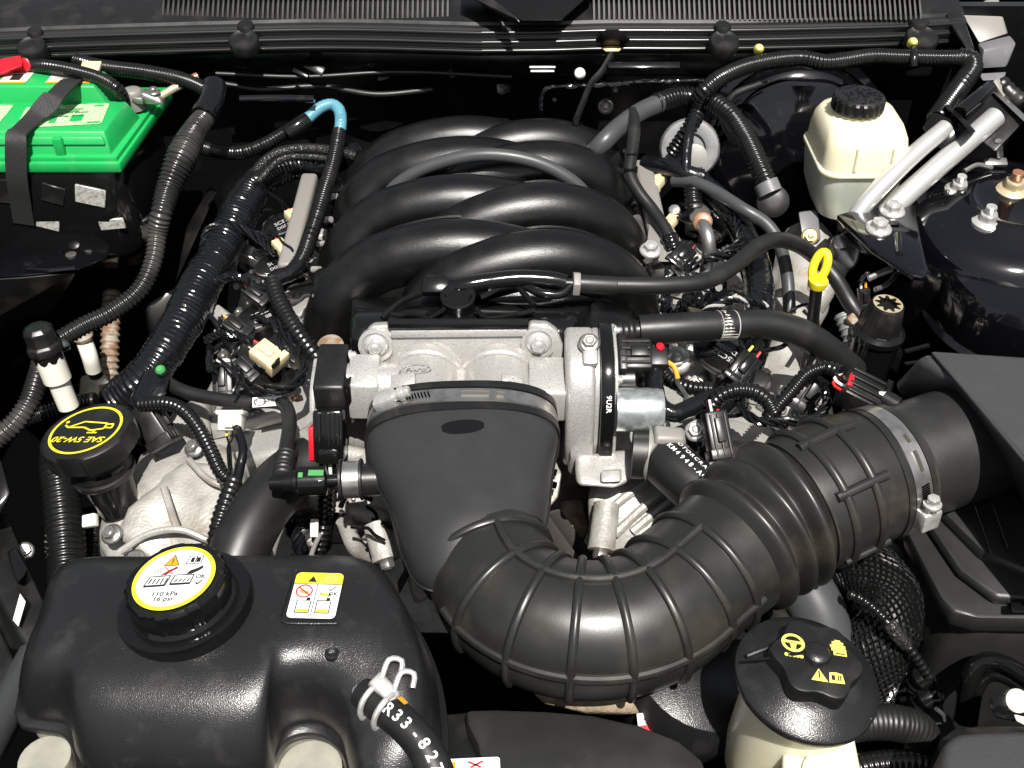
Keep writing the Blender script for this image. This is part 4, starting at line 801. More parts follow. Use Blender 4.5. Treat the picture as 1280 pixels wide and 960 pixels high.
# ------------------------------------------------------------------ coolant expansion tank
tk = thing('coolant_tank', 'black textured coolant expansion tank with a ribbed pressure cap', 'tank', P(300, 860, -.2))
OUT = [(22, 884), (30, 848), (48, 806), (58, 768), (70, 738), (92, 722), (130, 716), (200, 715), (280, 714), (350, 714), (420, 713), (462, 718), (490, 736), (512, 772), (534, 815), (549, 860), (556, 910), (553, 960), (536, 1000), (490, 1020), (455, 1010), (438, 972), (428, 935), (408, 914), (384, 908), (358, 916), (344, 940), (336, 972), (300, 985), (240, 988), (180, 984), (128, 980), (100, 962), (92, 930), (80, 910), (52, 904), (30, 900)]
op = spline([P(x, y, -.04) for x, y in OUT]+[P(*OUT[0], -.04)], 5)[:-1]
sa, sb = P(140, 805, 0), P(455, 810, 0)
def spine(p): return V((min(sb.x, max(sa.x, p.x)), sa.y+(p.x-sa.x)/(sb.x-sa.x)*(sb.y-sa.y)*.5, 0))
dim = P(452, 905, .0)
def ring(t, z, o_=0.):
    out = []
    for p in op:
        s_ = spine(p); q = p.lerp(V((s_.x, s_.y, p.z)), t)+(p-V((s_.x, s_.y, p.z))).normalized()*o_
        d2 = ((q.x-dim.x)**2+(q.y-dim.y)**2)/.045**2
        zz = z+.010*min(0, (q.y+.45)/.1)*max(0, min(1, (z+.03)/.05))
        if z > -.025: zz -= .022*math.exp(-d2)*min(1, (z+.03)/.05)
        out.append(V((q.x, q.y, zz)))
    for _ in range(int(t*26)): out = [(out[i-1]+out[i]*2+out[(i+1) % len(out)])/4 for i in range(len(out))]
    return out
def hit(ob, px, py):
    from mathutils.bvhtree import BVHTree
    me = ob.data; wl_ = WL[ob.name]; bv = BVHTree.FromPolygons([v.co+wl_ for v in me.vertices], [tuple(p.vertices) for p in me.polygons])
    d = (FWD+V((1, 0, 0))*((px-640)/FPX)-UPV*((py-480)/FPX)).normalized(); r = bv.ray_cast(CAM, d); n_ = r[1] if r[1].z > 0 else -r[1]; return r[0], n_
prof = [(0, -.055, .003), (0, -.052, .0045), (0, -.046, .0045), (0, -.044, .003), (.01, -.043, -.003), (.02, -.038, -.003), (.045, -.026, 0), (.085, -.012, 0), (.14, .002, 0), (.21, .016, 0), (.3, .027, 0), (.42, .034, 0), (.56, .038, 0), (.72, .0405, 0), (.88, .0415, 0), (.97, .042, 0)]
shell_ = B().grid([ring(t, z, o_) for t, z, o_ in prof], True, False, True).obj('upper_shell', 'tank_plastic', tk, sharp=75)
B().grid([ring(.02, z, o_) for z, o_ in ((-.2, -.02), (-.12, -.006), (-.065, -.002), (-.05, -.002))]).obj('lower_shell', 'tank_milk', tk)
# pillar of the translucent lower half showing through the front notches
B().tube([P(385, 952, -.05)+V((0, 0, -.12)), P(385, 952, -.05)+V((0, 0, -.014))], .03, 26).obj('moulded_pillar', 'tank_milk', tk)
B().tube([P(50, 938, -.05)+V((0, 0, -.12)), P(50, 938, -.05)+V((0, 0, -.014))], .024, 22).obj('moulded_pillar', 'tank_milk', tk)
# neck flange and cap
nC = V((-.11, .04, 1)).normalized()
f0 = P(231, 752, .046); fr = frame(f0, nC)
B().lathe([(.06, -.04), (.0635, .0), (.0625, .004), (.057, .0055), (.05, .004), (.047, .008)], fr, 56).obj('neck_flange', 'gloss_plastic', tk)
capm = lambda th, r, z: 1+(.035*max(0, math.cos(th*15))**2 if abs(math.sin(th*3+.6)) > .55 else .03)*(1 if z > .004 else 0)
cap = B().lathe([(.043, .006), (.0465, .008), (.0465, .028), (.0455, .031), (.043, .0335), (.042, .033)], fr, 180, capm).obj('pressure_cap', 'gloss_plastic', tk, sharp=35)
lf2 = frame(f0+nC*.0337, nC, (.03, 1, .1)) @ Matrix.Scale(.85, 4)
ly = flatpoly(B(), ngon(60, .0455), lf2, 0).obj('cap_label', 'print_yellow', cap, flat=True)
flatpoly(B(), ngon(60, .0405), lf2, .0004).obj('label_field', 'print_white', ly, flat=True)
def icon(parent, m, fr_, polys=(), rings=(), z=.0008, texts=()):
    b = B()
    for p in polys: flatpoly(b, p, fr_, z)
    for (r0, r1, cx, cy, sx, sy) in rings: ringfaces(b, fr_, r0, r1, z, 28, sx, sy, cx, cy)
    for (tx, cx, cy, sz, sx) in texts: text_mesh(b, tx, fr_ @ Matrix.Translation((cx, cy, 0)), sz, z, sx)
    return b.obj('printed_mark', m, parent, flat=True)
def tri(cx, cy, s_): return [(cx-s_, cy-s_*.8), (cx+s_, cy-s_*.8), (cx, cy+s_*.9)]
def rect(x0, y0, x1, y1): return [(x0, y0), (x1, y0), (x1, y1), (x0, y1)]
def bar(x0, y0, x1, y1, w_):
    d = V((x1-x0, y1-y0, 0)).normalized()*w_/2; return [(x0-d.y, y0+d.x), (x0+d.y, y0-d.x), (x1+d.y, y1-d.x), (x1-d.y, y1+d.x)]
icon(ly, 'print_orange', lf2, [tri(-.008, .0245, .0085)])
icon(ly, 'print_black', lf2, [bar(-.0165, .0175, .0005, .0175, .0012), bar(-.0165, .0175, -.008, .0325, .0012), bar(.0005, .0175, -.008, .0325, .0012), rect(-.0088, .021, -.0072, .028), rect(-.0088, .0187, -.0072, .020),
    bar(.008, .019, .0105, .030, .001), bar(.0105, .030, .026, .030, .001), bar(.026, .030, .0245, .019, .001), bar(.008, .019, .0245, .019, .001), rect(.0125, .021, .0165, .028), rect(.019, .021, .0235, .028), bar(.0178, .019, .0185, .030, .001),
    [(-.031, -.0135), (-.006, -.0125), (-.0065, -.0095), (-.03, -.0105)], bar(-.0305, -.0115, -.027, .0015, .0014), bar(-.027, .0015, -.004, .0025, .0014), bar(-.004, .0025, -.0065, -.011, .0014),
    [(-.002, -.0115), (.0215, -.011), (.021, -.008), (-.0015, -.0085)], bar(-.0015, -.0095, .001, .003, .0014), bar(.001, .003, .0225, .003, .0014), bar(.0225, .003, .021, -.0095, .0014)]
    + [bar(-.026+.0045*i, -.009, -.0245+.0045*i, -.001, .0016) for i in range(5)] + [bar(.003+.0045*i, -.007, .0055+.0045*i, -.003, .0016) for i in range(4)]
    + [[(.013, .004), (.016, .009), (.024, .0125), (.0285, .016), (.0305, .0125), (.026, .008), (.019, .004)], [(-.016, .004), (-.009, .0105), (-.0005, .0155), (.001, .013), (-.006, .008), (-.010, .0035)], bar(.0275, -.0085, .0295, -.0115, .0016), bar(.0295, -.0115, .034, -.0055, .0016)]
    + [bar(-.024+.003*i, .006, -.0235+.003*i, .0125, .0008) for i in range(3)],
    texts=[('110 kPa', -.003, -.0235, .0085, 1.1), ('16 psi', -.003, -.0305, .0085, 1.1), ('OK', .0305, -.0005, .0075, 1.)])
icon(ly, 'print_red', lf2, [bar(-.015, .0155, -.002, .004, .0013), bar(-.015, .003, -.0005, .015, .0013)], z=.0012)
# warning label on the shell
q, nq = hit(shell_, 395, 747); wl = frame(q+nq*.0022, nq, (.035, 1, 0))
lab = flatpoly(B(), rrect(.046, .056, .005), wl, .0012).obj('warning_label', 'print_white', tk, flat=True)
flatpoly(B(), [(-.023, .0135)]+[(.023, .0135)]+[(x, y) for x, y in rrect(.046, .056, .005) if y > .02], wl, .0016).obj('label_band', 'print_yellow', lab, flat=True)
icon(lab, 'print_black', wl, [tri(-.006, .0195, .0045), rect(-.0005, -.026, .0002, .013), rect(-.023, .0131, .023, .0138),
    bar(-.016, -.022, -.016, -.007, .0009), bar(-.016, -.007, -.0065, -.007, .0009), bar(-.003, -.0075, -.003, -.022, .0009), bar(-.016, -.022, -.003, -.022, .0009), rect(-.0075, -.0075, -.004, -.0035),
    bar(.003, -.022, .003, -.007, .0009), bar(.003, -.007, .0125, -.007, .0009), bar(.016, -.0075, .016, -.022, .0009), bar(.003, -.022, .016, -.022, .0009), rect(.0115, -.0075, .015, -.0035),
    bar(.012, .0075, .0135, .0055, .001), bar(.0135, .0055, .018, .011, .001), bar(.004, -.001, .005, .004, .0008), bar(.013, -.002, .0125, .003, .0008), [(.013, -.001), (.016, .0), (.0128, .0025)]],
    z=.002, texts=[('OK', .0165, .0015, .006, 1.), ])
icon(lab, 'print_red', wl, [bar(-.0175, .009, -.0055, -.001, .0014)], [(.0068, .0082, -.0115, .004, 1, 1)], z=.0024)
icon(lab, 'print_orange', wl, [[(-.016, .0025), (-.008, .0005), (-.007, .004), (-.0155, .006)]], z=.002)
icon(lab, 'print_yellow', wl, [rect(-.0152, -.0212, -.0038, -.0175), rect(.0038, -.0212, .0152, -.0175), [(.0045, -.0005), (.0125, -.002), (.0125, .0015), (.0052, .003)]], z=.002)
icon(lab, 'print_grey', wl, [bar(.006, .017, .007, .0225, .001), bar(.007, .0225, .0165, .0225, .001), bar(.0165, .0225, .0155, .017, .001), bar(.006, .017, .0155, .017, .001), bar(.0112, .017, .0115, .0225, .001), bar(.0195, -.018, .0205, .0, .0008)], z=.002)
B().tube([wl @ V((-.027, .02, .0008)), wl @ V((-.0285, -.02, .0008)), wl @ V((-.024, -.033, .0008)), wl @ V((0, -.034, .0008)), wl @ V((.026, -.033, .0008))], .0009, 6, .004).obj('label_border', 'tank_plastic', tk)
B().lathe([(.0065, -.004), (.007, .0015), (.0045, .0018), (.003, .0002)], frame(hit(shell_, 415, 817)[0]), 18).obj('vent_dimple', 'tank_plastic', tk)
# return hose with printed numbers
npts = [(455, 866, .012), (476, 882, .015), (508, 908, .014), (534, 940, .008), (552, 985, -.004), (560, 1030, -.02)]
hp_ = PP(npts); HR = .0155
B().tube(PP([(440, 856, .006), (462, 871, .013), (480, 885, .015)]), .0125, 22).obj('hose_nipple', 'grey_plastic', tk)
hs = thing('return_hose', 'black rubber hose with white printed numbers leaving the coolant tank', 'hose', hp_[2])
B().tube(hp_[:1]+hp_[1:], HR, 26, .006).obj('hose', 'hose_rubber', hs)
def text_on_tube(s, body, path, r, s0, size, adv, view_n, m, parent, name='printed_text', side=1):
    pl, L = resample(spline(path, 16), .002); fr_ = transport(pl); b = B(); x = s0
    for ch in body:
        i = min(len(pl)-2, max(0, int(x/.002))); t_, u, w_ = fr_[i]; c = pl[i]
        n_ = V(view_n); n_ = (n_-t_*n_.dot(t_)).normalized(); up = n_.cross(t_)*side
        tmp = B(); text_mesh(tmp, ch, Matrix.Identity(4), size, 0., 1.)
        vs = []
        for v in tmp.v:
            ph = v.y/r; vs.append(c+t_*v.x*side+(n_*math.cos(ph)+up*math.sin(ph))*(r+.0006))
        b.add(vs, tmp.f); x += adv
    return b.obj(name, m, parent, flat=True)
text_on_tube(None, 'R33-8276', hp_, HR, .038, .0145, .0108, (.15, -.45, .85), 'print_white', hs)
cl = thing('spring_clamp', 'pale wire spring clamp gripping the printed coolant hose', 'clamp', P(492, 885, .0))
pl, L = resample(spline(hp_, 16), .002); ff = transport(pl)
for i0 in (8, 16):
    t_, u, w_ = ff[i0]; B().tube([pl[i0]+(u*math.cos(a)+w_*math.sin(a))*(HR+.0025) for a in [2*PI*k/26 for k in range(27)]], .0028, 8, .004).obj('wire_ring', 'zinc', cl)
q = pl[12]+V((.006, .008, HR)); fr = frame(q, (.1, -.3, 1), (.5, .8, 0))
B().hull([fr @ V(x) for x in ((-.018, -.008, -.003), (.012, -.012, -.003), (.014, .004, -.003), (-.016, .01, -.003), (-.016, -.006, .004), (.01, -.01, .004), (.012, .002, .004), (-.014, .008, .004))]).obj('saddle', 'zinc', cl, bev=.002)
for (x, y) in ((-.01, .016), (.006, .013)):
    B().tube([fr @ V((x, y-.012, .002)), fr @ V((x-.004, y+.004, .006)), fr @ V((x+.006, y+.01, .005)), fr @ V((x+.012, y, .002))], .0027, 8, .004).obj('ear', 'zinc', cl)
flatpoly(B(), rrect(.009, .006, .001), frame(pl[20]+V((.007, .007, HR*.78)), (.45, .35, .8), (.6, .7, 0)), .0012).obj('yellow_dab', 'print_orange', hs, flat=True)
# ------------------------------------------------------------------ power steering reservoir
ps = thing('steering_reservoir', 'cream power steering reservoir with a wide black lid and lobed cap', 'reservoir', P(1010, 960, -.2))
nP = V((.1, -.04, 1)).normalized(); c0 = P(1008, 848, .012); fr = frame(c0, nP, (.05, 1, 0))
lid = B().lathe([(.064, -.008), (.0665, -.004), (.0665, .0015), (.0655, .003), (.058, .006), (.048, .0125), (.040, .017), (.03, .018)], fr, 64).obj('lid', 'tank_plastic', ps)
lob = lambda th, r, z: 1+.085*math.cos(6*th+.35)*(1 if r > .02 else .3)
cf_ = frame(c0+nP*.014, nP, (.12, 1, 0))
cp = B().lathe([(.039, -.008), (.0392, .016), (.038, .019), (.036, .0198), (.012, .0198)], cf_, 96, lob).obj('cap', 'satin_plastic', ps, sharp=35)
B().lathe([(.0115, .0), (.0115, .003), (.009, .0055), (.004, .006)], cf_ @ Matrix.Translation((.0, .004, .0195)), 24).obj('centre_knob', 'tank_plastic', cp)
B().tube([cf_ @ V(x) for x in ((-.062, -.004, .004), (-.04, -.003, .012), (-.022, -.001, .0205), (-.012, .001, .021), (-.004, -.008, .0215), (.006, -.006, .0215), (.011, .002, .0215))], .0016, 8, .003).obj('tether', 'gloss_plastic', cp)
B().tube([cf_ @ V(x) for x in ((-.058, .004, .0), (-.045, .009, .006), (-.034, .012, .012))], .0022, 8, .003).obj('tether', 'satin_plastic', cp)
z_ = .0201
icon(cp, 'print_pale', cf_, [bar(-.030, .0128, -.012, .0128, .0028), [(-.0245, .013), (-.0175, .013), (-.0195, .0035), (-.0225, .0035)]]+[ngon(10, .0019, 0, 1, 1, -.028+.0034*i_, -.0015) for i_ in range(5)]+[
    tri(.0, -.018, .0075), [(.0085, -.024), (.0225, -.023), (.021, -.0135), (.0155, -.0125), (.0095, -.0135)],
    rect(.0155, .006, .0275, .010), rect(.0140, .0105, .0275, .0135), rect(.013, .014, .027, .017), rect(.015, .0175, .0255, .0205), rect(.0175, .0205, .023, .0225)],
    [(.0075, .0102, -.021, .012, 1.05, .95)], z_)
icon(cp, 'print_black', cf_, [rect(-.0006, -.021, .0006, -.014), rect(.011, -.021, .014, -.016), rect(.0165, -.021, .0175, -.0155), rect(.0185, -.021, .0195, -.0155), rect(.0175, .0072, .0255, .0084)], (), z_+.0004)
# bottle: round back with a square front tower
B().lathe([(.042, -.16), (.049, -.12), (.053, -.05), (.055, -.006)], frame(c0+V((.004, .0, 0)), nP, (.05, 1, 0)), 40).obj('bottle', 'cream_plastic', ps)
B().hull([P(978, 912, -.03), P(1064, 906, -.03), P(976, 1010, -.05), P(1084, 1005, -.05), P(985, 890, -.03), P(1060, 886, -.03), P(976, 1020, -.2), P(1084, 1010, -.2), P(985, 900, -.2), P(1060, 900, -.2)]).obj('tower', 'cream_plastic', ps, bev=.008, bseg=3)
B().lathe([(.021, -.002), (.021, .003), (.016, .0035), (.014, .0015)], frame(P(1032, 968, -.038), (0, -.1, 1)), 30).obj('moulded_ring', 'cream_plastic', ps)
# ------------------------------------------------------------------ brake fluid reservoir
bk = thing('brake_reservoir', 'translucent cream brake fluid reservoir with a black screw cap', 'reservoir', (.545, .51, -.03))
def lv(w_, d_, z, r, cy=.51, cx=.545): return [V((x, y, z)) for x, y in rrect(w_, d_, r, 6, cx, cy)]
B().grid([lv(.085, .09, -.035, .03, .5), lv(.105, .115, -.03, .034, .5), lv(.122, .135, -.005, .03), lv(.128, .148, .03, .026), lv(.129, .15, .05, .026)], True, True, False).obj('lower_bowl', 'milk_plastic', bk)
B().grid([lv(.129, .15, .0485, .026), lv(.138, .159, .0495, .028), lv(.138, .159, .0555, .028), lv(.129, .15, .0565, .026)]).obj('weld_bead', 'cream_plastic', bk, bev=.0015)
B().grid([lv(.129, .15, .056, .026), lv(.127, .148, .085, .026), lv(.123, .143, .102, .03, .512), lv(.112, .13, .116, .036, .514), lv(.09, .108, .123, .04, .517), lv(.06, .08, .125, .03, .52)], True, False, True).obj('upper_bowl', 'cream_plastic', bk)
for x in (-.02, .035): B().tube([V((.545+x, .4345, .062)), V((.545+x, .436, .098))], .003, 8).obj('moulded_rib', 'cream_plastic', bk)
bc = P(1070, 140, .123); fr = frame(bc)
B().lathe([(.035, -.004), (.036, .006)], fr, 40).obj('neck', 'cream_plastic', bk)
c_ = B().lathe([(.037, .004), (.0385, .008), (.0385, .024), (.0375, .027), (.035, .0285), (.02, .0285)], fr, 200, lambda th, r, z: 1+(.04*(math.cos(20*th) > .2) if .007 < z < .026 else 0)).obj('screw_cap', 'satin_plastic', bk, sharp=30)
b = B(); rnd = random.Random(4)
for i in range(110):
    a, r = rnd.uniform(0, 2*PI), .034*math.sqrt(rnd.random()); b.lathe([(.0016, .0275), (.0012, .0298)], fr @ Matrix.Translation((r*math.cos(a), r*math.sin(a), 0)), 5)
o = b.obj('embossed_lettering', 'gloss_plastic', c_); o['kind'] = 'stuff'
t = thing('reservoir_bracket', 'dusty grey bracket with a bolt below the brake fluid reservoir', 'bracket', P(1012, 300, -.06))
B().hull(PP([(998, 265, -.03), (1022, 262, -.03), (1026, 300, -.06), (1004, 304, -.06), (998, 265, -.05), (1026, 300, -.08), (1002, 306, -.08)])).obj('plate', 'grey_plastic', t, bev=.003)
hexbolt(t, P(1012, 296, -.05), (-.1, -.7, .6), .009, 'brass')
# brake booster drum behind
bo = thing('brake_booster', 'glossy black round brake booster behind the cream reservoir', 'booster', P(985, 240, -.1))
B().lathe([(.17, -.06), (.175, -.02), (.172, .0), (.16, .006), (.156, .0), (.148, .0), (.14, .012), (.12, .02), (.1, .022), (.08, .035), (.05, .04)], frame(V((.5, .70, -.04)), (-.05, -1, .15)), 64).obj('shell', 'paint_black', bo)
# ------------------------------------------------------------------ fan shroud and fuse box lid
sh2 = thing('radiator_shroud', 'smooth dark plastic radiator shroud in front of the duct', 'shroud', P(700, 940, -.3))
px_prism(B(), [(581, 886), (620, 885), (680, 887), (740, 892), (800, 905), (850, 925), (880, 950), (890, 1010), (596, 1010), (602, 960), (596, 930), (584, 906)], -.12, -.07).obj('panel', 'lid_plastic', sh2, bev=.006)
px_prism(B(), [(548, 893), (590, 888), (800, 905), (860, 960), (860, 1030), (545, 1030)], -.2, -.095).obj('lower_panel', 'satin_plastic', sh2, bev=.004)
fr = frame(P(588, 962, -.069), (0, 0, 1), (-.05, 1, 0))
st_ = flatpoly(B(), rrect(.056, .022, .003), fr, .0014).obj('sticker', 'print_white', sh2, flat=True)
icon(st_, 'print_orange', fr, [rect(-.024, -.009, -.014, .0075)], z=.002); icon(st_, 'print_red', fr, [bar(-.002, .007, .01, .001, .002), bar(0, .001, .012, .007, .002)], z=.002)
t = thing('oil_label', 'small white and red printed tag below the duct elbow', 'tag', P(815, 905, -.16))
fr = frame(P(816, 903, -.12), (.1, -.7, .7), (-.15, 1, .3))
B().box(fr, .032, .022, .003).obj('card', 'print_white', t); flatpoly(B(), rect(-.014, -.009, .006, -.001), fr, .0022).obj('printed_block', 'print_red', t); b = B(); text_mesh(b, 'A205', frame(fr @ V((0, .004, 0)), (.1, -.7, .7), (.15, -1, -.3)), .009, .0022); b.obj('printed_text', 'print_black', t, flat=True)
B().hull(PP([(666, 866, -.09), (700, 862, -.09), (790, 875, -.09), (800, 892, -.1), (730, 890, -.1), (680, 880, -.1), (670, 868, -.13), (800, 892, -.13), (740, 895, -.13)])).obj('gritty_lip', 'brown_grit', None, bev=.003, props=('gritty brown lip of the core support under the duct elbow', 'lip'))
fb = thing('fuse_box', 'grainy black fuse box lid with a rounded corner in front of the air box', 'fuse box', P(1240, 950, -.15))
px_prism(B(), [(1176, 950), (1180, 926), (1196, 914), (1230, 911), (1400, 910), (1400, 1060), (1170, 1060), (1172, 990)], -.12, -.01).obj('lid', 'grain_plastic', fb, bev=.012, bseg=4)
px_prism(B(), [(1172, 955), (1176, 922), (1194, 909), (1230, 906), (1400, 906), (1400, 1060), (1166, 1060)], -.14, -.09).obj('skirt', 'satin_plastic', fb, bev=.004)
# ------------------------------------------------------------------ coolant pipes at the right
def pipe(pts, w, label):
    p = PP(pts); t = thing('heater_pipe', label, 'pipe', p[0]); B().tube(p, w/2*S(p[1]), 24, .008).obj('pipe', 'pipe_alu', t); return t
pipe([(1062, 282, .0), (1082, 254, .03), (1112, 222, .06), (1148, 188, .085), (1182, 160, .105)], 23, 'slimmer bare aluminium pipe beside the cream reservoir')
pipe([(1098, 278, .0), (1130, 246, .03), (1168, 212, .06), (1205, 180, .085), (1244, 146, .11)], 27, 'thicker bare aluminium pipe running next to the slimmer pipe')
t = thing('pipe_clamp_block', 'black bracket block holding the two bare aluminium pipe ends', 'bracket', P(1215, 150, .09))
B().hull(PP([(1198, 155, .09), (1236, 112, .12), (1282, 150, .11), (1244, 190, .08), (1198, 155, .07), (1236, 112, .1), (1282, 150, .09), (1244, 190, .06)])).obj('plate', 'satin_plastic', t, bev=.004)
B().hull(PP([(1236, 110, .125), (1242, 107, .125), (1284, 146, .115), (1280, 152, .115), (1236, 112, .115), (1284, 150, .105)])).obj('bright_edge', 'steel', t, bev=.001)
B().hull(PP([(1152, 160, .1), (1166, 140, .12), (1196, 150, .12), (1200, 172, .1), (1176, 190, .08), (1152, 160, .08), (1200, 172, .08), (1166, 140, .1)])).obj('plug', 'gloss_plastic', t, bev=.004)
for i in range(3): B().hull(PP([(1180+7*i, 132+6*i, .13), (1186+7*i, 130+6*i, .13), (1206+7*i, 152+6*i, .12), (1200+7*i, 156+6*i, .12), (1182+7*i, 134+6*i, .11), (1204+7*i, 155+6*i, .1)])).obj('rib', 'gloss_plastic', t, bev=.001)
B().tube(PP([(1200, 140, .13), (1222, 122, .14), (1236, 110, .14)]), .011, 12).obj('hose_stub', 'gloss_plastic', t)
B().tube(PP([(1248, 104, .13), (1262, 118, .12), (1275, 128, .11)]), .016, 14, .004, corr(.012, .12)).obj('hose_stub', 'satin_plastic', t)
B().box(frame(P(1250, 110, .13), (.2, -.6, .7), (.8, .5, .2)), .03, .012, .006).obj('pale_tab', 'rail_grey', t, bev=.001)
# ------------------------------------------------------------------ strut tower, right
st = thing('strut_tower', 'glossy black strut tower with a domed top beside the bare pipes', 'strut tower', V((.72, .27, -.3)))
tc_ = P(1262, 262, .02)
B().lathe([(.17, -.2), (.165, -.06), (.155, -.02), (.14, -.004), (.12, .004), (.095, .006), (.075, .018), (.062, .02), (.056, .012), (.04, .008)], frame(tc_, (-.05, -.12, 1)), 64).obj('dome', 'paint_black', st)
B().lathe([(.135, -.32), (.137, -.1), (.14, -.09), (.14, -.083), (.13, -.078), (.128, -.02), (.115, .0), (.09, .004)], frame(P(1292, 338, -.02), (-.03, -.1, 1)), 64).obj('side_drum', 'paint_black', st)
B().tube(PP([(1186, 352, -.085), (1192, 318, -.04), (1202, 302, -.02), (1222, 294, -.012), (1262, 290, -.01), (1290, 284, -.005)]), .0045, 10, .006).obj('rolled_lip', 'paint_black', st)
b = B(); text_mesh(b, 'Ford', frame(P(1172, 243, .031), (-.3, -.15, 1)), .012, .001, 1.2, .2); ringfaces(b, frame(P(1172, 243, .031), (-.3, -.15, 1)), .013, .0145, .001, 26, 1.25, .6); b.obj('embossed_mark', 'paint_black', st)
studnut('tower_nut', P(1197, 238, .03), (-.03, -.1, 1), .0125, 'zinc flange nut on the tower dome closest to the bare pipes', group='tower nuts')
studnut('tower_nut', P(1233, 278, .025), (-.03, -.1, 1), .0135, 'zinc flange nut on the tower dome above the rolled lip', group='tower nuts')
studnut('centre_stud', P(1265, 238, .032), (-.03, -.1, 1), .0155, 'copper tipped strut rod in the middle of the tower dome', 'stud', 'yellow_zinc', tip='copper')
t = thing('tower_clip', 'pale wire retaining clip on the tower beneath the pipe bracket', 'clip', P(1245, 200, .05))
B().tube(PP([(1248, 176, .09), (1250, 195, .06)]), .005, 8).obj('stem', 'steel', t); B().box(frame(P(1244, 203, .05), (0, -.5, 1)), .036, .014, .008).obj('foot', 'steel', t, bev=.002)
B().tube(PP([(1205, 214, .05), (1222, 206, .055), (1240, 210, .05)]), .004, 8).obj('arm', 'steel', t)
t = thing('tower_brace', 'black triangular brace plate held by two silver flange bolts', 'bracket', P(1090, 290, -.01))
A = [(1046, 268), (1060, 264), (1138, 252), (1146, 258), (1150, 290), (1160, 338), (1156, 346), (1140, 344), (1090, 310)]
px_prism(B(), A, .015, .024).obj('plate', 'paint_black', t, bev=.003)
B().hull(PP([(1046, 268, .02), (1090, 310, .02), (1140, 345, .02), (1138, 358, -.03), (1085, 325, -.03), (1044, 284, -.03), (1050, 272, -.02), (1130, 340, -.03)])).obj('front_flange', 'paint_black', t, bev=.004)
B().tube(PP([(1122, 294, .024), (1124, 318, .024)]), .006, 10).obj('pressed_bead', 'paint_black', t)
flatpoly(B(), rrect(.018, .006, .001), frame(P(1116, 282, .0246)), 0).obj('slot', 'hollow_shade', t)
for x, y in ((1115, 264), (1098, 286)): hexbolt(t, P(x, y, .025), (0, -.1, 1), .0125, 'zinc')
t = thing('column_shaft', 'worn bare metal steering shaft joint below the black brace plate', 'shaft', P(1060, 320, -.1))
B().hull(PP([(1040, 296, -.03), (1058, 290, -.03), (1078, 305, -.04), (1072, 330, -.06), (1050, 345, -.08), (1030, 330, -.08), (1045, 300, -.09), (1070, 335, -.12)])).obj('joint', 'steel', t, bev=.005)
B().tube(PP([(1045, 330, -.07), (1010, 390, -.13), (985, 430, -.18)]), .022, 16).obj('shaft', 'dirty_alu', t)
B().lathe([(.012, 0), (.012, .006), (.006, .01)], frame(P(1052, 305, -.03), (-.2, -.4, 1)), 14).obj('pin', 'steel', t)
# ------------------------------------------------------------------ dipstick
dp = thing('dipstick', 'yellow handled oil dipstick standing beside the steering shaft', 'dipstick', P(1017, 395, -.1))
fr = frame(P(1025, 333, .04), (-.25, -.75, .6), (.22, .3, 1))
b = B(); ring_ = [fr @ V((.0085*math.cos(a), .0205*math.sin(a), 0)) for a in [2*PI*k/24 for k in range(25)]]
B().tube(ring_, .0062, 10, .003).obj('loop_handle', 'yellow', dp)
B().lathe([(.0125, -.006), (.0135, 0), (.0135, .005), (.009, .008)], frame(P(1022, 353, .026), (.06, -.1, 1)), 24).obj('stop_disc', 'yellow', dp)
B().tube(PP([(1021, 355, .026), (1016, 400, -.04), (1010, 440, -.1), (1004, 475, -.14)]), .0085, 14).obj('tube', 'satin_plastic', dp)
# ------------------------------------------------------------------ purge valve
pv = thing('purge_valve', 'black ribbed purge valve with a star shaped open top', 'valve', P(1100, 440, -.12))
fr = frame(P(1098, 412, -.06), (.05, -.05, 1))
B().lathe([(.034, -.1), (.035, -.01), (.038, -.008), (.038, .0), (.033, .003), (.028, .006)], fr, 40).obj('body', 'gloss_plastic', pv)
B().lathe([(.029, .004), (.0225, .045), (.021, .047), (.0165, .047), (.0165, .04)], fr, 72, lambda th, r, z: 1+(.06*(math.cos(9*th) > .5) if r > .02 else -.28*(math.cos(9*th) > .2))).obj('star_cap', 'satin_plastic', pv, sharp=35)
B().grid([[fr @ V(((.0155+.0035*math.cos(9*a))*math.cos(a), (.0155+.0035*math.cos(9*a))*math.sin(a), .0475)) for a in [2*PI*k/72 for k in range(72)]], [fr @ V((.0205*math.cos(a), .0205*math.sin(a), .0475)) for a in [2*PI*k/72 for k in range(72)]]], True, False, False).obj('dusty_rim', 'yellow_zinc', pv)
B().tube(PP([(1130, 440, -.1), (1160, 432, -.1)]), .004, 8).obj('arm', 'gloss_plastic', pv); B().tube(PP([(1130, 455, -.1), (1165, 450, -.1)]), .003, 8).obj('arm', 'gloss_plastic', pv)
t = thing('purge_elbow', 'pale ringed coupling joining the purge valve hose', 'coupling', P(1060, 410, -.08))
B().tube(PP([(1052, 392, -.06), (1060, 412, -.075), (1066, 430, -.09)]), .0125, 18, .0015, corr(.009, .18)).obj('sleeve', 'grommet', t)
B().box(frame(P(1070, 398, -.055), (.2, -.6, .7), (.5, .8, 0)), .022, .028, .012).obj('copper_tab', 'rusty', t, bev=.003)
t = connector('purge_plug', P(1080, 372, -.04), (.2, -.3, -1), (0, -1, .2), .016, .014, .03, 'tiny black plug with orange wires behind the purge valve star top', 'satin_plastic', wires=(('print_orange', 1), ('print_white', 1)), tail=[P(1075, 352, -.01), P(1085, 340, .0)], ribs=0)
B().tube(PP([(1086, 348, -.02), (1100, 342, -.015), (1116, 336, -.01)]), .005, 8).obj('steel_line', 'steel', None, props=('short bright steel line under the black brace plate', 'line'))
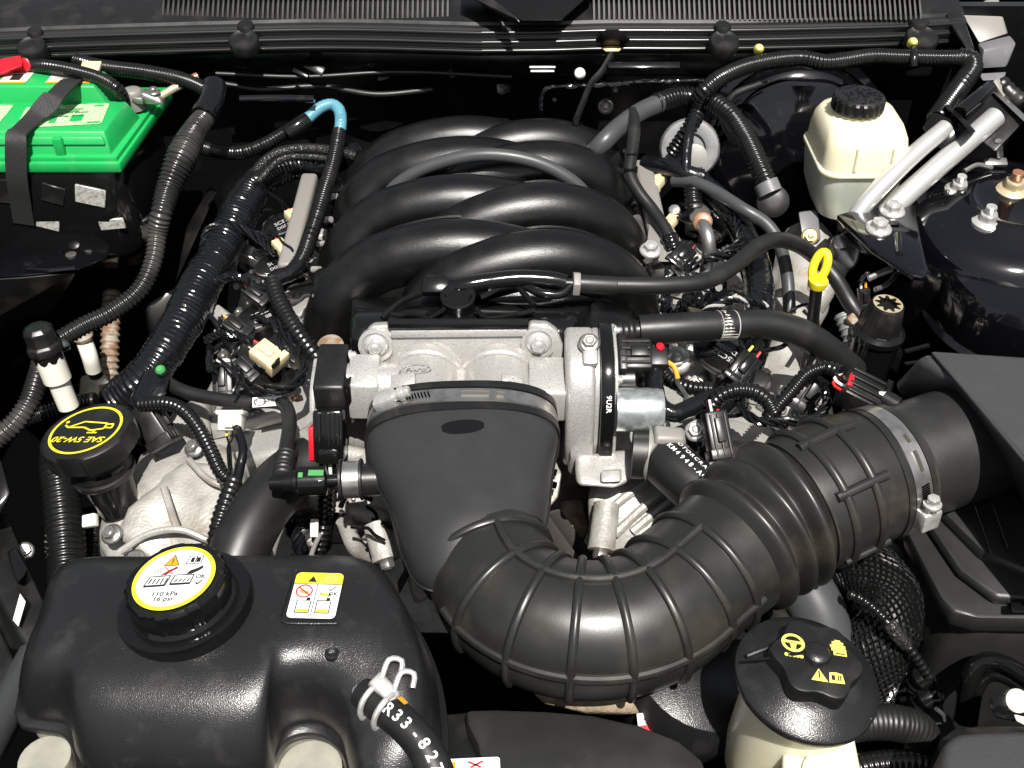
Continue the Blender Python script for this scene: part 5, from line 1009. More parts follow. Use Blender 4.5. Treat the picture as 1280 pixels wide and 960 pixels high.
B().tube(PP([(1094, 362, -.03), (1108, 356, -.03), (1118, 345, -.03), (1116, 336, -.03)]), .004, 8).obj('bright_wire', 'steel', None, props=('curled bright wire under the tip of the brace plate', 'wire'))
# ------------------------------------------------------------------ hoses on the right
hose('vacuum_hose', [(738, 356, .084), (775, 357, .082), (830, 357, .078), (880, 352, .072), (915, 334, .066), (945, 310, .06), (968, 300, .055), (992, 304, .035), (1015, 318, .005), (1042, 345, -.02), (1062, 378, -.04), (1074, 396, -.055)], 20, 'hose_rubber', 'smooth black vacuum hose running from the manifold gallery past the dipstick', 'hose', seg=20)
t = thing('vacuum_fitting', 'grey hex ended fitting joining the vacuum hose to the manifold gallery', 'fitting', P(720, 354, .07))
a, c = P(704, 354, .087), P(766, 357, .083); ax = (c-a).normalized()
B().lathe([(.0065, 0), (.0065, .014), (.012, .014), (.012, .066), (.0115, .068)], frame(a, ax), 24).obj('sleeve', 'hose_rubber', t)
B().prism(ngon(6, .0165), frame(a, ax), .012, .021).obj('hex_collar', 'rail_grey', t, bev=.001)
hose('crankcase_hose', [(798, 413, .045), (850, 410, .045), (905, 407, .04), (960, 406, .03), (1000, 416, .015), (1030, 434, -.01), (1056, 455, -.04), (1066, 464, -.055)], 37, 'hose_rubber', 'fat smooth black crankcase hose with a white printed band', 'hose', seg=26)
t = thing('crankcase_coupling', 'ringed black coupling between throttle body and fat crankcase hose', 'coupling', P(775, 415, .03))
B().tube(PP([(752, 417, .045), (775, 415, .045), (806, 413, .045)]), .0155, 24, .0015, corr(.0145, .14)).obj('sleeve', 'satin_plastic', t)
B().tube(PP([(798, 413, .045), (806, 412.5, .045)]), .0178, 24).obj('lip', 'hose_rubber', t)
pp = PP([(896, 407.5, .041), (905, 407, .04), (916, 406.8, .038)])
bd = B().tube(pp, 18.9*S(pp[1]), 28, .004).obj('printed_band', 'paper', None, props=('white printed band wrapped round the fat crankcase hose', 'label'))
b = B(); ax = (pp[2]-pp[0]).normalized(); n_ = V((0, -.5, .86)); R_ = 18.9*S(pp[1])
for i in range(9):
    for j in range(3):
        ph = -.9+.17*i; w_ = .0045 if (i*3+j) % 4 else .003
        up = n_.cross(ax); c = pp[1]+ax*(-.006+.006*j)+(n_*math.cos(ph)+up*math.sin(ph))*(R_+.0005); b.box(frame(c, n_*math.cos(ph)+up*math.sin(ph), ax), .0014, w_, .0004)
b.obj('printed_text', 'print_black', bd)
for k in (0, 2): B().tube([pp[k], pp[k]+ax*.0015], R_*1.03, 28, .004).obj('edge_line', 'print_grey', bd)
hose('heater_hose', [(728, 214, .02), (740, 194, .055), (756, 176, .08), (775, 158, .088), (800, 140, .095), (826, 128, .1)], 24, 'grey_hose', 'smooth grey heater hose rising behind the manifold', 'hose', seg=20)
hose('heater_conduit', [(818, 130, .1), (850, 121, .1), (885, 125, .098), (912, 143, .09), (932, 172, .075), (948, 205, .055), (960, 232, .035)], 26, 'loom', 'arched ribbed black conduit above the round grey grommet', 'conduit', kind='corr', pitch=.0075, amp=.16, seg=20)
t = thing('conduit_gland', 'dusty grey gland ending the arched ribbed conduit', 'gland', P(963, 250, .01))
B().tube(PP([(957, 228, .038), (963, 242, .025)]), .019, 20).obj('sleeve', 'grey_plastic', t); B().lathe([(.024, -.01), (.025, .004), (.018, .008), (.008, .009)], frame(P(966, 252, .012), (-.1, -.8, .55)), 24).obj('boot', 'hose_rubber', t)
hose('fuel_hose', [(790, 140, .1), (793, 160, .095), (789, 195, .075), (787, 218, .06), (798, 240, .045), (815, 262, .03), (830, 284, .02), (838, 300, .012)], 16, 'hose_rubber', 'slim black fuel hose looping down to the right fuel rail', 'hose', seg=16)
for lb_, x, y, z, n_ in (('black band on the slim fuel hose level with the grey grommet', 788, 192, .078, (0, .1, 1)), ('black band on the slim fuel hose beside the grey rail end', 787, 212, .065, (0, .2, 1))):
    B().lathe([(.0125, -.004), (.0125, .004)], frame(P(x, y, z), n_), 18).obj('hose_tie', 'gloss_plastic', None, props=(lb_, 'band', 'bands on the slim fuel hose'))
t = thing('fuel_fitting', 'black push-on fitting at the foot of the slim fuel hose', 'fitting', P(840, 305, -.01))
B().tube(PP([(836, 294, .016), (842, 312, .002)]), .0135, 18, .0015, corr(.012, .1)).obj('sleeve', 'gloss_plastic', t)
B().hull(PP([(828, 312, .005), (850, 306, .005), (878, 332, -.015), (858, 344, -.02), (832, 325, -.01), (840, 320, -.04), (870, 340, -.05)])).obj('body', 'gloss_plastic', t, bev=.004)
for i in range(4): B().box(frame(P(856+5*i, 318+4*i, .004-.003*i), (.1, -.5, .8), (.5, .5, 0)), .004, .02, .006).obj('ridge', 'gloss_plastic', t, bev=.001)
hose('coolant_tube', [(842, 226, .03), (868, 228, .04), (895, 240, .04), (930, 262, .035), (958, 280, .02), (974, 305, .0), (984, 345, -.04), (987, 392, -.08)], 16, 'grey_hose', 'thin smooth grey tube bending down beside the dipstick', 'tube', seg=16)
hose('firewall_conduit', [(868, 140, .07), (874, 122, .11), (886, 108, .13), (905, 95, .135), (930, 84, .14), (965, 76, .145), (1000, 73, .145), (1030, 78, .145), (1055, 76, .148), (1090, 71, .15), (1130, 72, .15), (1175, 73, .15), (1205, 73, .148)], 21, 'loom', 'long glossy ribbed conduit running along under the cowl', 'conduit', kind='corr', pitch=.0055, amp=.1, seg=18)
hose('drop_conduit', [(1196, 72, .148), (1212, 76, .146), (1214, 88, .138), (1200, 108, .125), (1184, 130, .115), (1170, 150, .105)], 27, 'loom', 'ribbed conduit turning down from the cowl to the pipe bracket', 'conduit', kind='corr', pitch=.006, amp=.1, seg=18)
for (lb_, x, y, z) in (('small yellow push clip above the bend of the long conduit near the heater conduit', 948, 62, .155), ('small yellow push clip above the black tie on the long conduit', 1140, 54, .165)):
    B().lathe([(.007, -.006), (.0085, .004), (.005, .01)], frame(P(x, y, z), (0, -.7, .7)), 10).obj('yellow_clip', 'print_pale', None, props=(lb_, 'clip', 'yellow clips under the cowl'))
hose('conduit_tie', [(1142, 59, .16), (1142, 70, .158), (1142, 82, .145)], 10, 'tape', 'black tie holding the long conduit beside a yellow clip', 'tie')
# grommet with wiring through the firewall
gm = thing('firewall_grommet', 'round grey rubber grommet in the firewall with wiring through it', 'grommet', P(862, 190, .03))
B().lathe([(.048, -.02), (.05, .0), (.046, .007), (.035, .009), (.026, .006), (.024, .0)], frame(P(862, 186, .03), (-.1, -.85, .5)), 44).obj('ring', 'grommet', gm)
B().lathe([(.02, -.004), (.02, .006), (.01, .008)], frame(P(868, 196, .035), (-.1, -.85, .5)), 28).obj('plug', 'rail_grey', gm)
hose('grommet_conduit', [(872, 142, .1), (862, 160, .085), (850, 178, .06), (840, 192, .04)], 21, 'loom', 'short ribbed conduit entering the grey firewall grommet', 'conduit', kind='corr', pitch=.008, amp=.2)
hose('grommet_loom', [(868, 145, .1), (862, 165, .09), (858, 190, .07), (857, 214, .05)], 13, 'tape', 'taped loom hanging straight across the grey firewall grommet', 'loom', kind='tape')
hose('rear_loom', [(806, 205, .03), (830, 208, .04), (856, 216, .045), (878, 222, .04)], 22, 'tape', 'shiny taped loom lying behind the right fuel rail', 'loom', kind='tape')
hose('main_loom', [(868, 220, .03), (900, 250, .02), (922, 280, .0), (940, 315, -.02), (949, 355, -.03), (948, 400, -.035), (940, 440, -.04), (922, 480, -.04), (895, 508, -.045), (878, 545, -.06), (868, 590, -.09)], 35, 'tape', 'thick tape wrapped main loom winding down over the right valve cover', 'loom', kind='tape', seg=18, rf=lambda s, L, th: wrap(.06, .014)(s, L, th)*(.8+.3*min(1, s/L*3))*(1-.25*max(0, s/L-.7)/.3))
hose('branch_conduit', [(828, 425, .0), (826, 455, .0), (836, 474, .0), (860, 484, .005), (892, 487, .01)], 19, 'loom', 'ribbed branch conduit hooking below the fat crankcase hose', 'conduit', kind='corr', pitch=.006)
hose('plug_loom', [(820, 455, .04), (818, 480, .03), (824, 505, .02), (842, 517, .015), (866, 508, .015), (892, 496, .015)], 23, 'tape', 'taped loom bending from the throttle plug under the conduit', 'loom', kind='tape')
hose('arch_conduit', [(888, 512, .015), (898, 497, .03), (918, 488, .04), (940, 489, .04), (958, 500, .03), (968, 518, .02)], 22, 'loom', 'ribbed conduit arching over a black plug on the right cover', 'conduit', kind='corr', pitch=.006, seg=18)
hose('rising_conduit', [(958, 525, .015), (972, 508, .025), (990, 488, .035), (1008, 468, .045), (1030, 460, .05), (1052, 466, .055)], 19, 'loom', 'ribbed conduit rising to the red locked air flow plug', 'conduit', kind='corr', pitch=.007, amp=.2, seg=16)
wires('loose_wires', [(925, 500, .02), (935, 520, .02), (955, 528, .025), (985, 527, .02), (1020, 522, .02), (1034, 505, .03), (1030, 485, .04)], 4, .0026, .005, 'loose black wires looping beneath the rising conduit')
hose('thermostat_hose', [(790, 566, -.03), (822, 570, -.03), (850, 592, -.03), (885, 625, -.04), (915, 660, -.06)], 66, 'hose_rubber', 'fat black coolant hose with white lettering diving under the bellows', 'hose', seg=30)
th = thing('constant_tension_clamp', 'pale flat spring clamp gripping the fat lettered coolant hose', 'clamp', P(806, 570, -.06))
hpts = PP([(790, 566, -.03), (822, 570, -.03), (850, 592, -.03), (885, 625, -.04), (915, 660, -.06)])
pl, L = resample(spline(hpts, 16), .002); ff = transport(pl); R_ = 33*S(hpts[2])
b = B(); b.grid([[pl[i]+(ff[i][1]*math.cos(a)+ff[i][2]*math.sin(a))*(R_+.0022) for a in [2*PI*k/40 for k in range(40)]] for i in range(9, 20)]).obj('band', 'rail_grey', th)
q = pl[15]+V((.012, .0, R_)); B().hull([q+V(x) for x in ((-.02, -.014, 0), (.02, -.01, -.006), (-.02, .01, .004), (.02, .012, 0), (-.016, -.01, .008), (.016, -.008, .004), (-.016, .008, .012), (.016, .008, .008))]).obj('tang', 'rail_grey', th, bev=.003)
lt = thing('hose_lettering', 'white printed lettering on the fat coolant hose near the throttle motor', 'lettering', pl[34])
text_on_tube(None, 'MOTORCRAFT', hpts, R_, .048, .0085, .0062, (.35, .0, .9), 'print_white', lt)
text_on_tube(None, 'KM4948-AC', hpts, R_, .05, .0085, .0062, (.1, -.3, .95), 'print_white', lt)
# ------------------------------------------------------------------ below the bellows
hose('lower_hose', [(985, 700, -.06), (1003, 730, -.08), (1022, 765, -.1), (1035, 810, -.13)], 70, 'grey_hose', 'fat grey coolant hose dropping below the bellows to the reservoir', 'hose', seg=28)
hose('thin_pipe', [(955, 735, -.1), (970, 765, -.1), (985, 790, -.1)], 24, 'dusty_rubber', 'dusty thin pipe under the bellows behind the black lid', 'pipe')
ms = thing('mesh_sleeve', 'fat hose in a coarse black braided sleeve beside the steering reservoir', 'sleeve', P(1095, 790, -.2))
mp = spline(PP([(1052, 700, -.10), (1085, 718, -.09), (1108, 750, -.095), (1104, 790, -.11), (1085, 830, -.14), (1072, 860, -.17)]), 14); mp, L = resample(mp, .004); mf = transport(mp); MR = .036
B().tube(mp, MR, 24, smooth=False).obj('hose', 'hose_rubber', ms)
b = B(); NP = len(mp)
for k in range(30):
    for sg in (1, -1):
        q = []
        for i in range(NP):
            a = 2*PI*k/30+sg*i*.11; t_, u, w_ = mf[i]; q.append(mp[i]+(u*math.cos(a)+w_*math.sin(a))*(MR+.0012+.0009*math.sin(i*2.1*sg+k*PI)))
        b.tube(q, .0014, 5, smooth=False)
o = b.obj('braid', 'gloss_plastic', ms); o['kind'] = 'stuff'
hose('sensor_lead', [(1060, 742, -.05), (1078, 750, -.05), (1100, 768, -.055), (1118, 790, -.07), (1140, 815, -.09), (1160, 845, -.12)], 14, 'loom', 'thin ribbed lead crossing over the braided sleeve', 'lead', kind='corr', pitch=.0075, amp=.25)
hose('lead_tape', [(1108, 778, -.06), (1122, 794, -.07), (1132, 806, -.08)], 19, 'braid', 'crinkled tape patch on the thin ribbed lead', 'tape', kind='tape', rf=wrap(.2, .01))
hose('pale_arm', [(1098, 680, -.12), (1118, 700, -.13), (1132, 745, -.16), (1145, 790, -.19), (1160, 850, -.24), (1168, 900, -.28)], 28, 'dirty_alu', 'pale cast arm running down beside the air box', 'arm')
hose('arm_bushing', [(1132, 744, -.145), (1136, 758, -.155)], 33, 'hose_rubber', 'black rubber bushing on the pale cast arm', 'bushing')
hose('radiator_hose', [(1060, 905, -.1), (1095, 902, -.1), (1125, 905, -.105), (1150, 915, -.12), (1155, 945, -.16)], 46, 'hose_rubber', 'dusty black radiator hose behind the cream steering reservoir', 'hose', kind='corr', pitch=.005, amp=.03, seg=24)
hose('cooler_hose', [(1060, 962, -.12), (1100, 955, -.12), (1140, 955, -.12), (1180, 972, -.13)], 34, 'loom', 'glossy black hose below the dusty radiator hose', 'hose', kind='corr', pitch=.006, amp=.06, seg=20)
t = thing('headlamp_harness', 'glossy black cables and plug between the air box and fuse box', 'harness', P(1230, 870, -.2))
B().tube(PP([(1205, 900, -.2), (1212, 850, -.14), (1228, 828, -.12), (1256, 830, -.11), (1300, 858, -.1)]), .010, 12).obj('cable', 'gloss_plastic', t)
B().tube(PP([(1215, 905, -.2), (1222, 866, -.15), (1236, 846, -.13), (1260, 850, -.12), (1300, 878, -.11)]), .006, 10).obj('cable', 'gloss_plastic', t)
B().hull(PP([(1240, 876, -.1), (1290, 880, -.1), (1290, 906, -.1), (1240, 896, -.1), (1245, 880, -.16), (1290, 906, -.16)])).obj('plug', 'gloss_plastic', t, bev=.005)
B().lathe([(.009, -.006), (.0105, 0), (.008, .0015)], frame(P(1250, 880, -.095), (-.4, -.5, .7)), 20).obj('seal_ring', 'gloss_plastic', t)
B().lathe([(.012, -.006), (.012, .002), (.006, .008)], frame(P(1271, 876, -.09), (0, -.5, .8)), 20).obj('bulb_cap', 'white_plastic', t)
B().hull(PP([(1266, 892, -.085), (1290, 898, -.085), (1290, 912, -.09), (1270, 902, -.09), (1270, 896, -.1), (1290, 905, -.1)])).obj('pale_tab', 'white_plastic', t, bev=.002)
t = thing('lower_clutter', 'dark wiring plugs deep below the braided sleeve', 'harness', P(1150, 860, -.3))
for (x, y, z, r) in ((1152, 848, -.2, .014), (1158, 872, -.22, .014), (1112, 858, -.26, .02)): B().tube(PP([(x-10, y+8, z-.02), (x, y, z), (x+12, y-4, z)]), r, 14, .002, corr(.008, .15)).obj('plug', 'gloss_plastic', t)
# ------------------------------------------------------------------ hoses and looms on the left bank
hose('feed_conduit', [(244, 182, .02), (275, 190, .03), (305, 190, .04), (335, 178, .055), (362, 162, .07), (380, 154, .08)], 18, 'loom', 'ribbed black conduit feeding the bright blue hose', 'conduit', kind='corr', pitch=.005)
t = thing('blue_bend', 'bright blue hose bend above the left fuel rail', 'hose', P(400, 145, .08))
B().tube(PP([(376, 158, .075), (388, 145, .088), (402, 134, .096), (415, 131, .098), (424, 138, .094), (426, 152, .085), (424, 170, .07)]), .0098, 20, .0014, lambda s, L, th: 1-.045*(math.sin(s*2*PI/.0055) > .2)).obj('hose', 'blue_hose', t)
hose('feed_joint', [(360, 166, .07), (372, 158, .078), (384, 150, .083)], 21, 'gloss_plastic', 'black joint between feed conduit and bright blue hose', 'joint')
hose('rail_conduit', [(424, 164, .075), (421, 182, .065), (416, 205, .055), (408, 232, .045), (398, 265, .035), (388, 295, .02), (380, 318, .01), (370, 334, .0)], 20, 'loom', 'ribbed conduit dropping from the blue hose along the fuel rail', 'conduit', kind='corr', pitch=.0052, seg=18)
hose('rail_elbow', [(374, 330, .005), (364, 341, .0), (350, 346, .0), (341, 352, -.002)], 21, 'tape', 'black taped elbow joining the two ribbed conduits by the coils', 'elbow')
hose('coil_conduit', [(340, 350, .0), (347, 372, .0), (357, 392, .0), (372, 416, .0), (390, 440, -.005), (404, 456, -.01)], 23, 'loom', 'coarse ribbed conduit running down to the throttle position sensor', 'conduit', kind='corr', pitch=.0098, amp=.2, seg=18)
hose('main_loom', [(445, 190, .0), (405, 205, .01), (365, 208, .02), (330, 222, .02), (308, 248, .01), (292, 282, .0), (272, 318, -.01), (252, 355, -.02), (232, 395, -.03), (208, 435, -.04), (182, 472, -.06), (150, 502, -.09)], 48, 'tape', 'very thick tape wrapped loom sweeping down beside the left valve cover', 'loom', kind='corr', pitch=.0072, seg=30, rf=lambda s, L, th: wrap(.07, .03)(s, L, th)*corr(.0072, .02+.03*max(0, min(1, .5+1.6*noise.noise(V((s*14, 3, 0))))))(s, L, th)*(.62+.38*min(1, s/L*2.4))*(1+.05*math.sin(s*30)))
hose('braided_conduit', [(315, 222, .03), (330, 203, .045), (352, 190, .055), (385, 186, .055), (425, 190, .045), (445, 196, .04)], 15, 'braid', 'silvery braided sleeve arching above the thick taped loom', 'sleeve', kind='corr', pitch=.003, amp=.2)
hose('second_sleeve', [(322, 228, .04), (350, 200, .055), (385, 196, .055), (420, 200, .045)], 9, 'braid', 'narrow braided sleeve under the wider braided arch', 'sleeve', kind='corr', pitch=.003, amp=.2)
hose('left_branch', [(175, 506, -.02), (205, 504, -.01), (228, 512, -.01), (248, 535, -.02), (264, 565, -.03), (276, 590, -.04), (292, 604, -.05)], 19, 'loom', 'ribbed branch curving from the thick loom down to the radiator hose', 'conduit', kind='corr', pitch=.006, seg=16)
hose('branch_tail', [(293, 600, -.045), (284, 625, -.05), (274, 655, -.06), (268, 690, -.08)], 24, 'loom', 'ribbed tail conduit running down beside the wide radiator hose', 'conduit', kind='corr', pitch=.0075, seg=18)
hose('upper_radiator_hose', [(392, 578, -.06), (362, 596, -.06), (332, 628, -.06), (308, 668, -.07), (292, 712, -.09), (285, 750, -.12)], 74, 'hose_rubber', 'wide black radiator hose arcing down behind the ribbed pressure cap', 'hose', seg=34)
t = thing('outlet_neck', 'pale aluminium coolant outlet under the wide radiator hose end', 'outlet', P(400, 560, -.12))
B().tube(PP([(440, 535, -.09), (415, 552, -.085), (392, 570, -.07)]), .036, 26).obj('neck', 'dirty_alu', t)
for k in (0, 1): B().tube(PP([(372-k*10, 560+k*8, -.03), (366-k*10, 584+k*8, -.025), (392-k*10, 606+k*8, -.05)]), .0045, 8).obj('clamp_wire', 'satin_plastic', t)
# loom hub with green clip
B().hull(PP([(180, 462, -.01), (202, 452, -.01), (214, 470, -.01), (205, 500, -.02), (178, 512, -.03), (160, 500, -.03), (175, 480, -.06), (205, 490, -.06)])).obj('loom_hub', 'tape', None, bev=.006, props=('taped junction hub where the thick left loom splits', 'loom'))
B().lathe([(.006, -.003), (.0065, .003), (.004, .006)], frame(P(201, 463, .002), (0, -.5, 1)), 12).obj('green_clip', 'wire_green', None, props=('tiny bright green clip on the loom junction hub', 'clip'))
t = connector('cam_plug', P(193, 533, -.05), (.55, -.55, -.6), (.5, .5, .7), .034, .03, .06, 'ribbed black plug pointing down at the stained front cover', 'satin_plastic', ribs=3, wires=(('print_red', 1), ('tape', 2)), tail=[P(172, 512, -.03)])
# oil filler
of = thing('oil_filler', 'black oil filler neck with a yellow lettered twist cap', 'oil cap', P(150, 650, -.14))
nO = V((-.14, .06, 1)).normalized(); o1 = P(109, 541, -.015); fr = frame(o1, nO, (-.1, -1, 0))
cap = B().lathe([(.053, -.026), (.0557, -.024), (.0567, -.005), (.0556, .001), (.0525, .0035), (.044, .0042), (.02, .0042)], fr, 96, lambda th, r, z: 1-.05*(1 if abs(((th/(2*PI)*4+.5) % 1)-.5) < .2 and z < .002 and r > .04 else 0)).obj('twist_cap', 'satin_plastic', of, sharp=35)
fo = frame(o1+nO*.0043, nO, (-.16, -1, 0)) @ Matrix.Scale(1.1, 4)
ringfaces(B(), fo, .0375, .0405, .0005, 60).obj('printed_ring', 'print_yellow', cap, flat=True)
b = B(); text_mesh(b, 'SAE 5W-20', fo @ Matrix.Translation((0, .016, 0)), .0125, .0006, 1.05, .2)
for p_ in (bar(-.021, -.002, -.021, -.011, .0022), bar(-.021, -.011, .008, -.014, .0022), bar(.008, -.014, .024, -.004, .0022), bar(.024, -.004, .004, -.004, .0022), bar(.004, -.004, -.006, .001, .0022), bar(-.006, .001, -.021, -.002, .0022), bar(-.021, -.004, -.03, -.003, .0022), bar(-.03, -.003, -.029, -.01, .0022), bar(-.029, -.01, -.021, -.009, .0022), bar(-.012, .001, -.01, .005, .0022), bar(-.016, .005, -.004, .005, .0022), bar(.024, -.004, .029, -.008, .0022)): flatpoly(b, p_, fo, .0006)
flatpoly(b, ngon(10, .0022, 0, 1, 1, .029, -.013), fo, .0006); b.obj('printed_lettering', 'print_yellow', cap, flat=True)
o2, o3, o4 = o1-nO*.02, P(130, 590, -.07), P(152, 640, -.12)
B().tube([o2, o2.lerp(o3, .5)+V((-.0, 0, .0)), o3], .037, 30).obj('neck_upper', 'satin_plastic', of)
B().tube([o3+V((0, 0, .012)), o3.lerp(o4, .5), o4], .034, 30, rf=lambda s, L, th: 1-.3*s/L).obj('neck_lower', 'gloss_plastic', of)
B().lathe([(.037, -.004), (.039, 0), (.039, .004), (.036, .006)], frame(o3, nO), 30).obj('neck_ring', 'satin_plastic', of)
B().box(frame(P(113, 651, -.12), (-.2, -.5, .8)), .018, .016, .01).obj('white_tab', 'white_plastic', None, bev=.002, props=('small white tab between the oil filler and the wide ribbed hose', 'tab'))
# ------------------------------------------------------------------ fuel rails
def rail(name, pts, w_, label):
    p = PP(pts); t = thing(name, label, 'fuel rail', p[-1]); b = B(); a, c = p[0], p[-1]; ax = (c-a).normalized()
    fr = frame((a+c)/2, ax, (0, 0, 1)); b.box(fr, w_, .022, (c-a).length).obj('rail', 'rail_grey', t, bev=.006, bseg=3); return t, a, c, ax
t, a, c, ax = rail('fuel_rail', [(388, 222, .025), (358, 338, -.005)], .026, 'flat grey fuel rail beneath the ribbed conduit on the left bank')
for i, f in enumerate((.12, .38, .64, .9)):
    q = a.lerp(c, f)+V((.034, 0, -.02)); inj = B().tube([q+V((-.02, 0, .01)), q, q+V((.02, 0, -.025))], .011, 14, .002, corr(.016, .2)).obj('injector', 'gloss_plastic', t)
    B().tube([q+V((.0, -.006, .008)), q+V((.012, -.012, .012))], .005, 8).obj('clip', 'zinc', inj)
t, a, c, ax = rail('fuel_rail', [(803, 205, .025), (828, 322, -.01)], .03, 'flat grey fuel rail beside the slim hose on the right bank')
B().tube([a+ax*.14+V((-.028, 0, .002)), a+ax*.2+V((-.026, 0, .0)), c+V((-.02, 0, -.004))], .009, 14).obj('steel_tube', 'steel', t)
B().hull([a+ax*.16+V((-.012, 0, .012)), a+ax*.16+V((.02, 0, .012)), a+ax*.2+V((-.02, 0, .013)), a+ax*.2+V((.03, 0, .013)), a+ax*.25+V((-.01, 0, .012)), a+ax*.25+V((.02, 0, .012)), a+ax*.2+V((.03, 0, .0)), a+ax*.2+V((-.02, 0, .0))]).obj('bracket', 'rail_grey', t, bev=.002)
hexbolt(t, P(813, 313, .012), (0, -.2, 1), .0105, 'zinc')
for i, f in enumerate((.1, .4, .68, .95)):
    q = a.lerp(c, f)+V((-.04, 0, -.015)); inj = B().tube([q+V((.02, 0, .008)), q, q+V((-.02, 0, -.025))], .011, 14, .002, corr(.016, .2)).obj('injector', 'gloss_plastic', t)
    B().tube([q+V((-.004, -.006, .008)), q+V((-.004, -.016, .006))], .005, 8).obj('clip', 'zinc', inj)
# ------------------------------------------------------------------ ignition coils
def coil(px, py, z, dirv, s, label, lt=True):
    p = P(px, py, z); t = thing('ignition_coil', label, 'coil', p-V((0, 0, .03))); fr = frame(p, (dirv[0]*.15, -.35, 1), dirv)
    top = [(x*.02*s, y*.034*s) for x, y in ngon(28, 1.)]
    B().prism(top, fr, -.006, .006).obj('head', 'satin_plastic', t, bev=.0025)
    B().prism([(x*.86, y*.9) for x, y in top], fr, .005, .0078).obj('head_pad', 'gloss_plastic', t, bev=.001)
    if lt:
        b = B(); text_mesh(b, '5C3Z', fr @ Matrix.Rotation(PI/2, 4, 'Z'), .0085*s, .0082, 1.2); text_mesh(b, 'DG508', fr @ Matrix.Rotation(PI/2, 4, 'Z') @ Matrix.Translation((0, -.009*s, 0)), .007*s, .0082, 1.2); b.obj('lettering', 'print_grey', t, flat=True)
    B().hull([fr @ V(q) for q in ((-.014*s, -.028*s, -.004), (.014*s, -.028*s, -.004), (-.014*s, -.055*s, -.004), (.014*s, -.055*s, -.004), (-.012*s, -.03*s, -.03), (.012*s, -.03*s, -.03), (-.012*s, -.055*s, -.03), (.012*s, -.055*s, -.03))]).obj('socket', 'satin_plastic', t, bev=.003)
    B().lathe([(.015*s, -.04), (.015*s, -.004)], fr, 18).obj('stem', 'hose_rubber', t)
    return t
coil(352, 282, -.03, (.9, .7, .2), 1., 'black oval ignition coil tucked behind the flat grey fuel rail')
coil(344, 332, -.035, (.9, .6, .2), 1., 'black oval ignition coil at the foot of the flat grey fuel rail')
coil(325, 396, -.035, (.9, .6, .2), 1.05, 'black oval ignition coil in the wire tangle above the big beige plug')
coil(345, 478, -.04, (.9, .5, .2), .9, 'black oval ignition coil in front of the big beige plug', False)
coil(902, 447, -.02, (-.9, .75, .2), 1.25, 'large black ignition coil under the fat crankcase hose beside a plug')
coil(882, 378, -.03, (-.9, .5, .2), .9, 'black ignition coil between vacuum hose and fat crankcase hose')
coil(868, 268, -.02, (-.9, .5, .2), 1., 'black ignition coil near the rear of the right valve cover', False)
# ------------------------------------------------------------------ plugs
def plug(name, px, py, z, ax, up, sx, sy, sz, label, m, **k): return connector(name, P(px, py, z), ax, up, sx, sy, sz, label, m, **k)
plug('coil_plug', 336, 446, .0, (.75, -.5, -.25), (.2, -.3, 1), .03, .018, .042, 'big beige coil plug with red wire ends on the left cover', 'beige_plastic', ribs=1, wires=(('print_red', 1), ('tape', 1), ('paper', 1)), tail=[P(305, 425, .0), P(280, 428, -.01)])
plug('injector_plug', 367, 272, .01, (.6, -.7, -.2), (.3, -.3, 1), .018, .014, .028, 'small beige plug with a red wire behind the left fuel rail', 'beige_plastic', ribs=1, wires=(('print_red', 1), ('tape', 1)), tail=[P(352, 252, .01), P(335, 240, .01)])
plug('injector_plug', 352, 310, .0, (.6, -.7, -.2), (.3, -.3, 1), .018, .014, .03, 'small beige plug with a red wire beside the foot of the left fuel rail', 'beige_plastic', ribs=1, wires=(('print_red', 1), ('tape', 1)), tail=[P(338, 298, .0), P(318, 290, .0)])
plug('coil_plug', 297, 412, -.02, (.8, -.4, -.4), (.3, -.4, 1), .024, .02, .04, 'black plug with an orange wire beside the lowest lettered coil', 'satin_plastic', ribs=3, wires=(('print_orange', 1), ('tape', 2)), tail=[P(276, 405, -.01), P(262, 425, -.02)])
plug('coil_plug', 322, 372, -.01, (.8, -.4, -.4), (.3, -.4, 1), .022, .02, .036, 'black plug pushed into the lettered coil in the wire tangle', 'satin_plastic', ribs=2, wires=(('print_red', 1), ('tape', 1)), tail=[P(300, 352, .0), P(282, 350, .0)])
plug('sensor_plug', 280, 478, -.03, (.08, -.75, -.6), (0, -.4, 1), .026, .022, .05, 'black plug in a white socket frame over the breather hose', 'satin_plastic', ribs=2)
B().hull(PP([(266, 449, -.015), (288, 447, -.015), (290, 466, -.02), (266, 466, -.02), (266, 452, -.04), (290, 466, -.04), (288, 450, -.04)])).obj('white_socket', 'white_plastic', None, bev=.004, props=('white socket frame behind the black plug over the breather hose', 'socket'))
t = plug('capped_plug', 290, 526, -.035, (0, .6, .6), (0, -.5, .8), .03, .026, .026, 'white ended plug with a yellow wire just below the breather hose', 'white_plastic', ribs=0, wires=(('print_yellow', 1), ('tape', 2)), tail=[P(286, 560, -.04), P(288, 592, -.05)])
hose('plug_leads', [(296, 535, -.035), (304, 560, -.035), (300, 585, -.045), (296, 602, -.05)], 12, 'tape', 'black taped leads dropping from the white ended plug', 'leads', kind='tape')
plug('coil_plug', 926, 462, .0, (-.6, -.6, -.45), (.4, -.3, 1), .03, .024, .046, 'black coil plug with red and yellow wire ends under the crankcase hose', 'gloss_plastic', ribs=2, wires=(('print_red', 1), ('print_yellow', 1)), tail=[P(930, 438, .0), P(925, 425, .0)])
plug('oil_sensor_plug', 897, 545, .0, (.15, -.7, -.6), (.1, -.6, .8), .028, .024, .058, 'black plug with a red wire standing just above the bellows', 'satin_plastic', ribs=3, wires=(('print_red', 1), ('paper', 1), ('tape', 1)), tail=[P(888, 515, .015)])
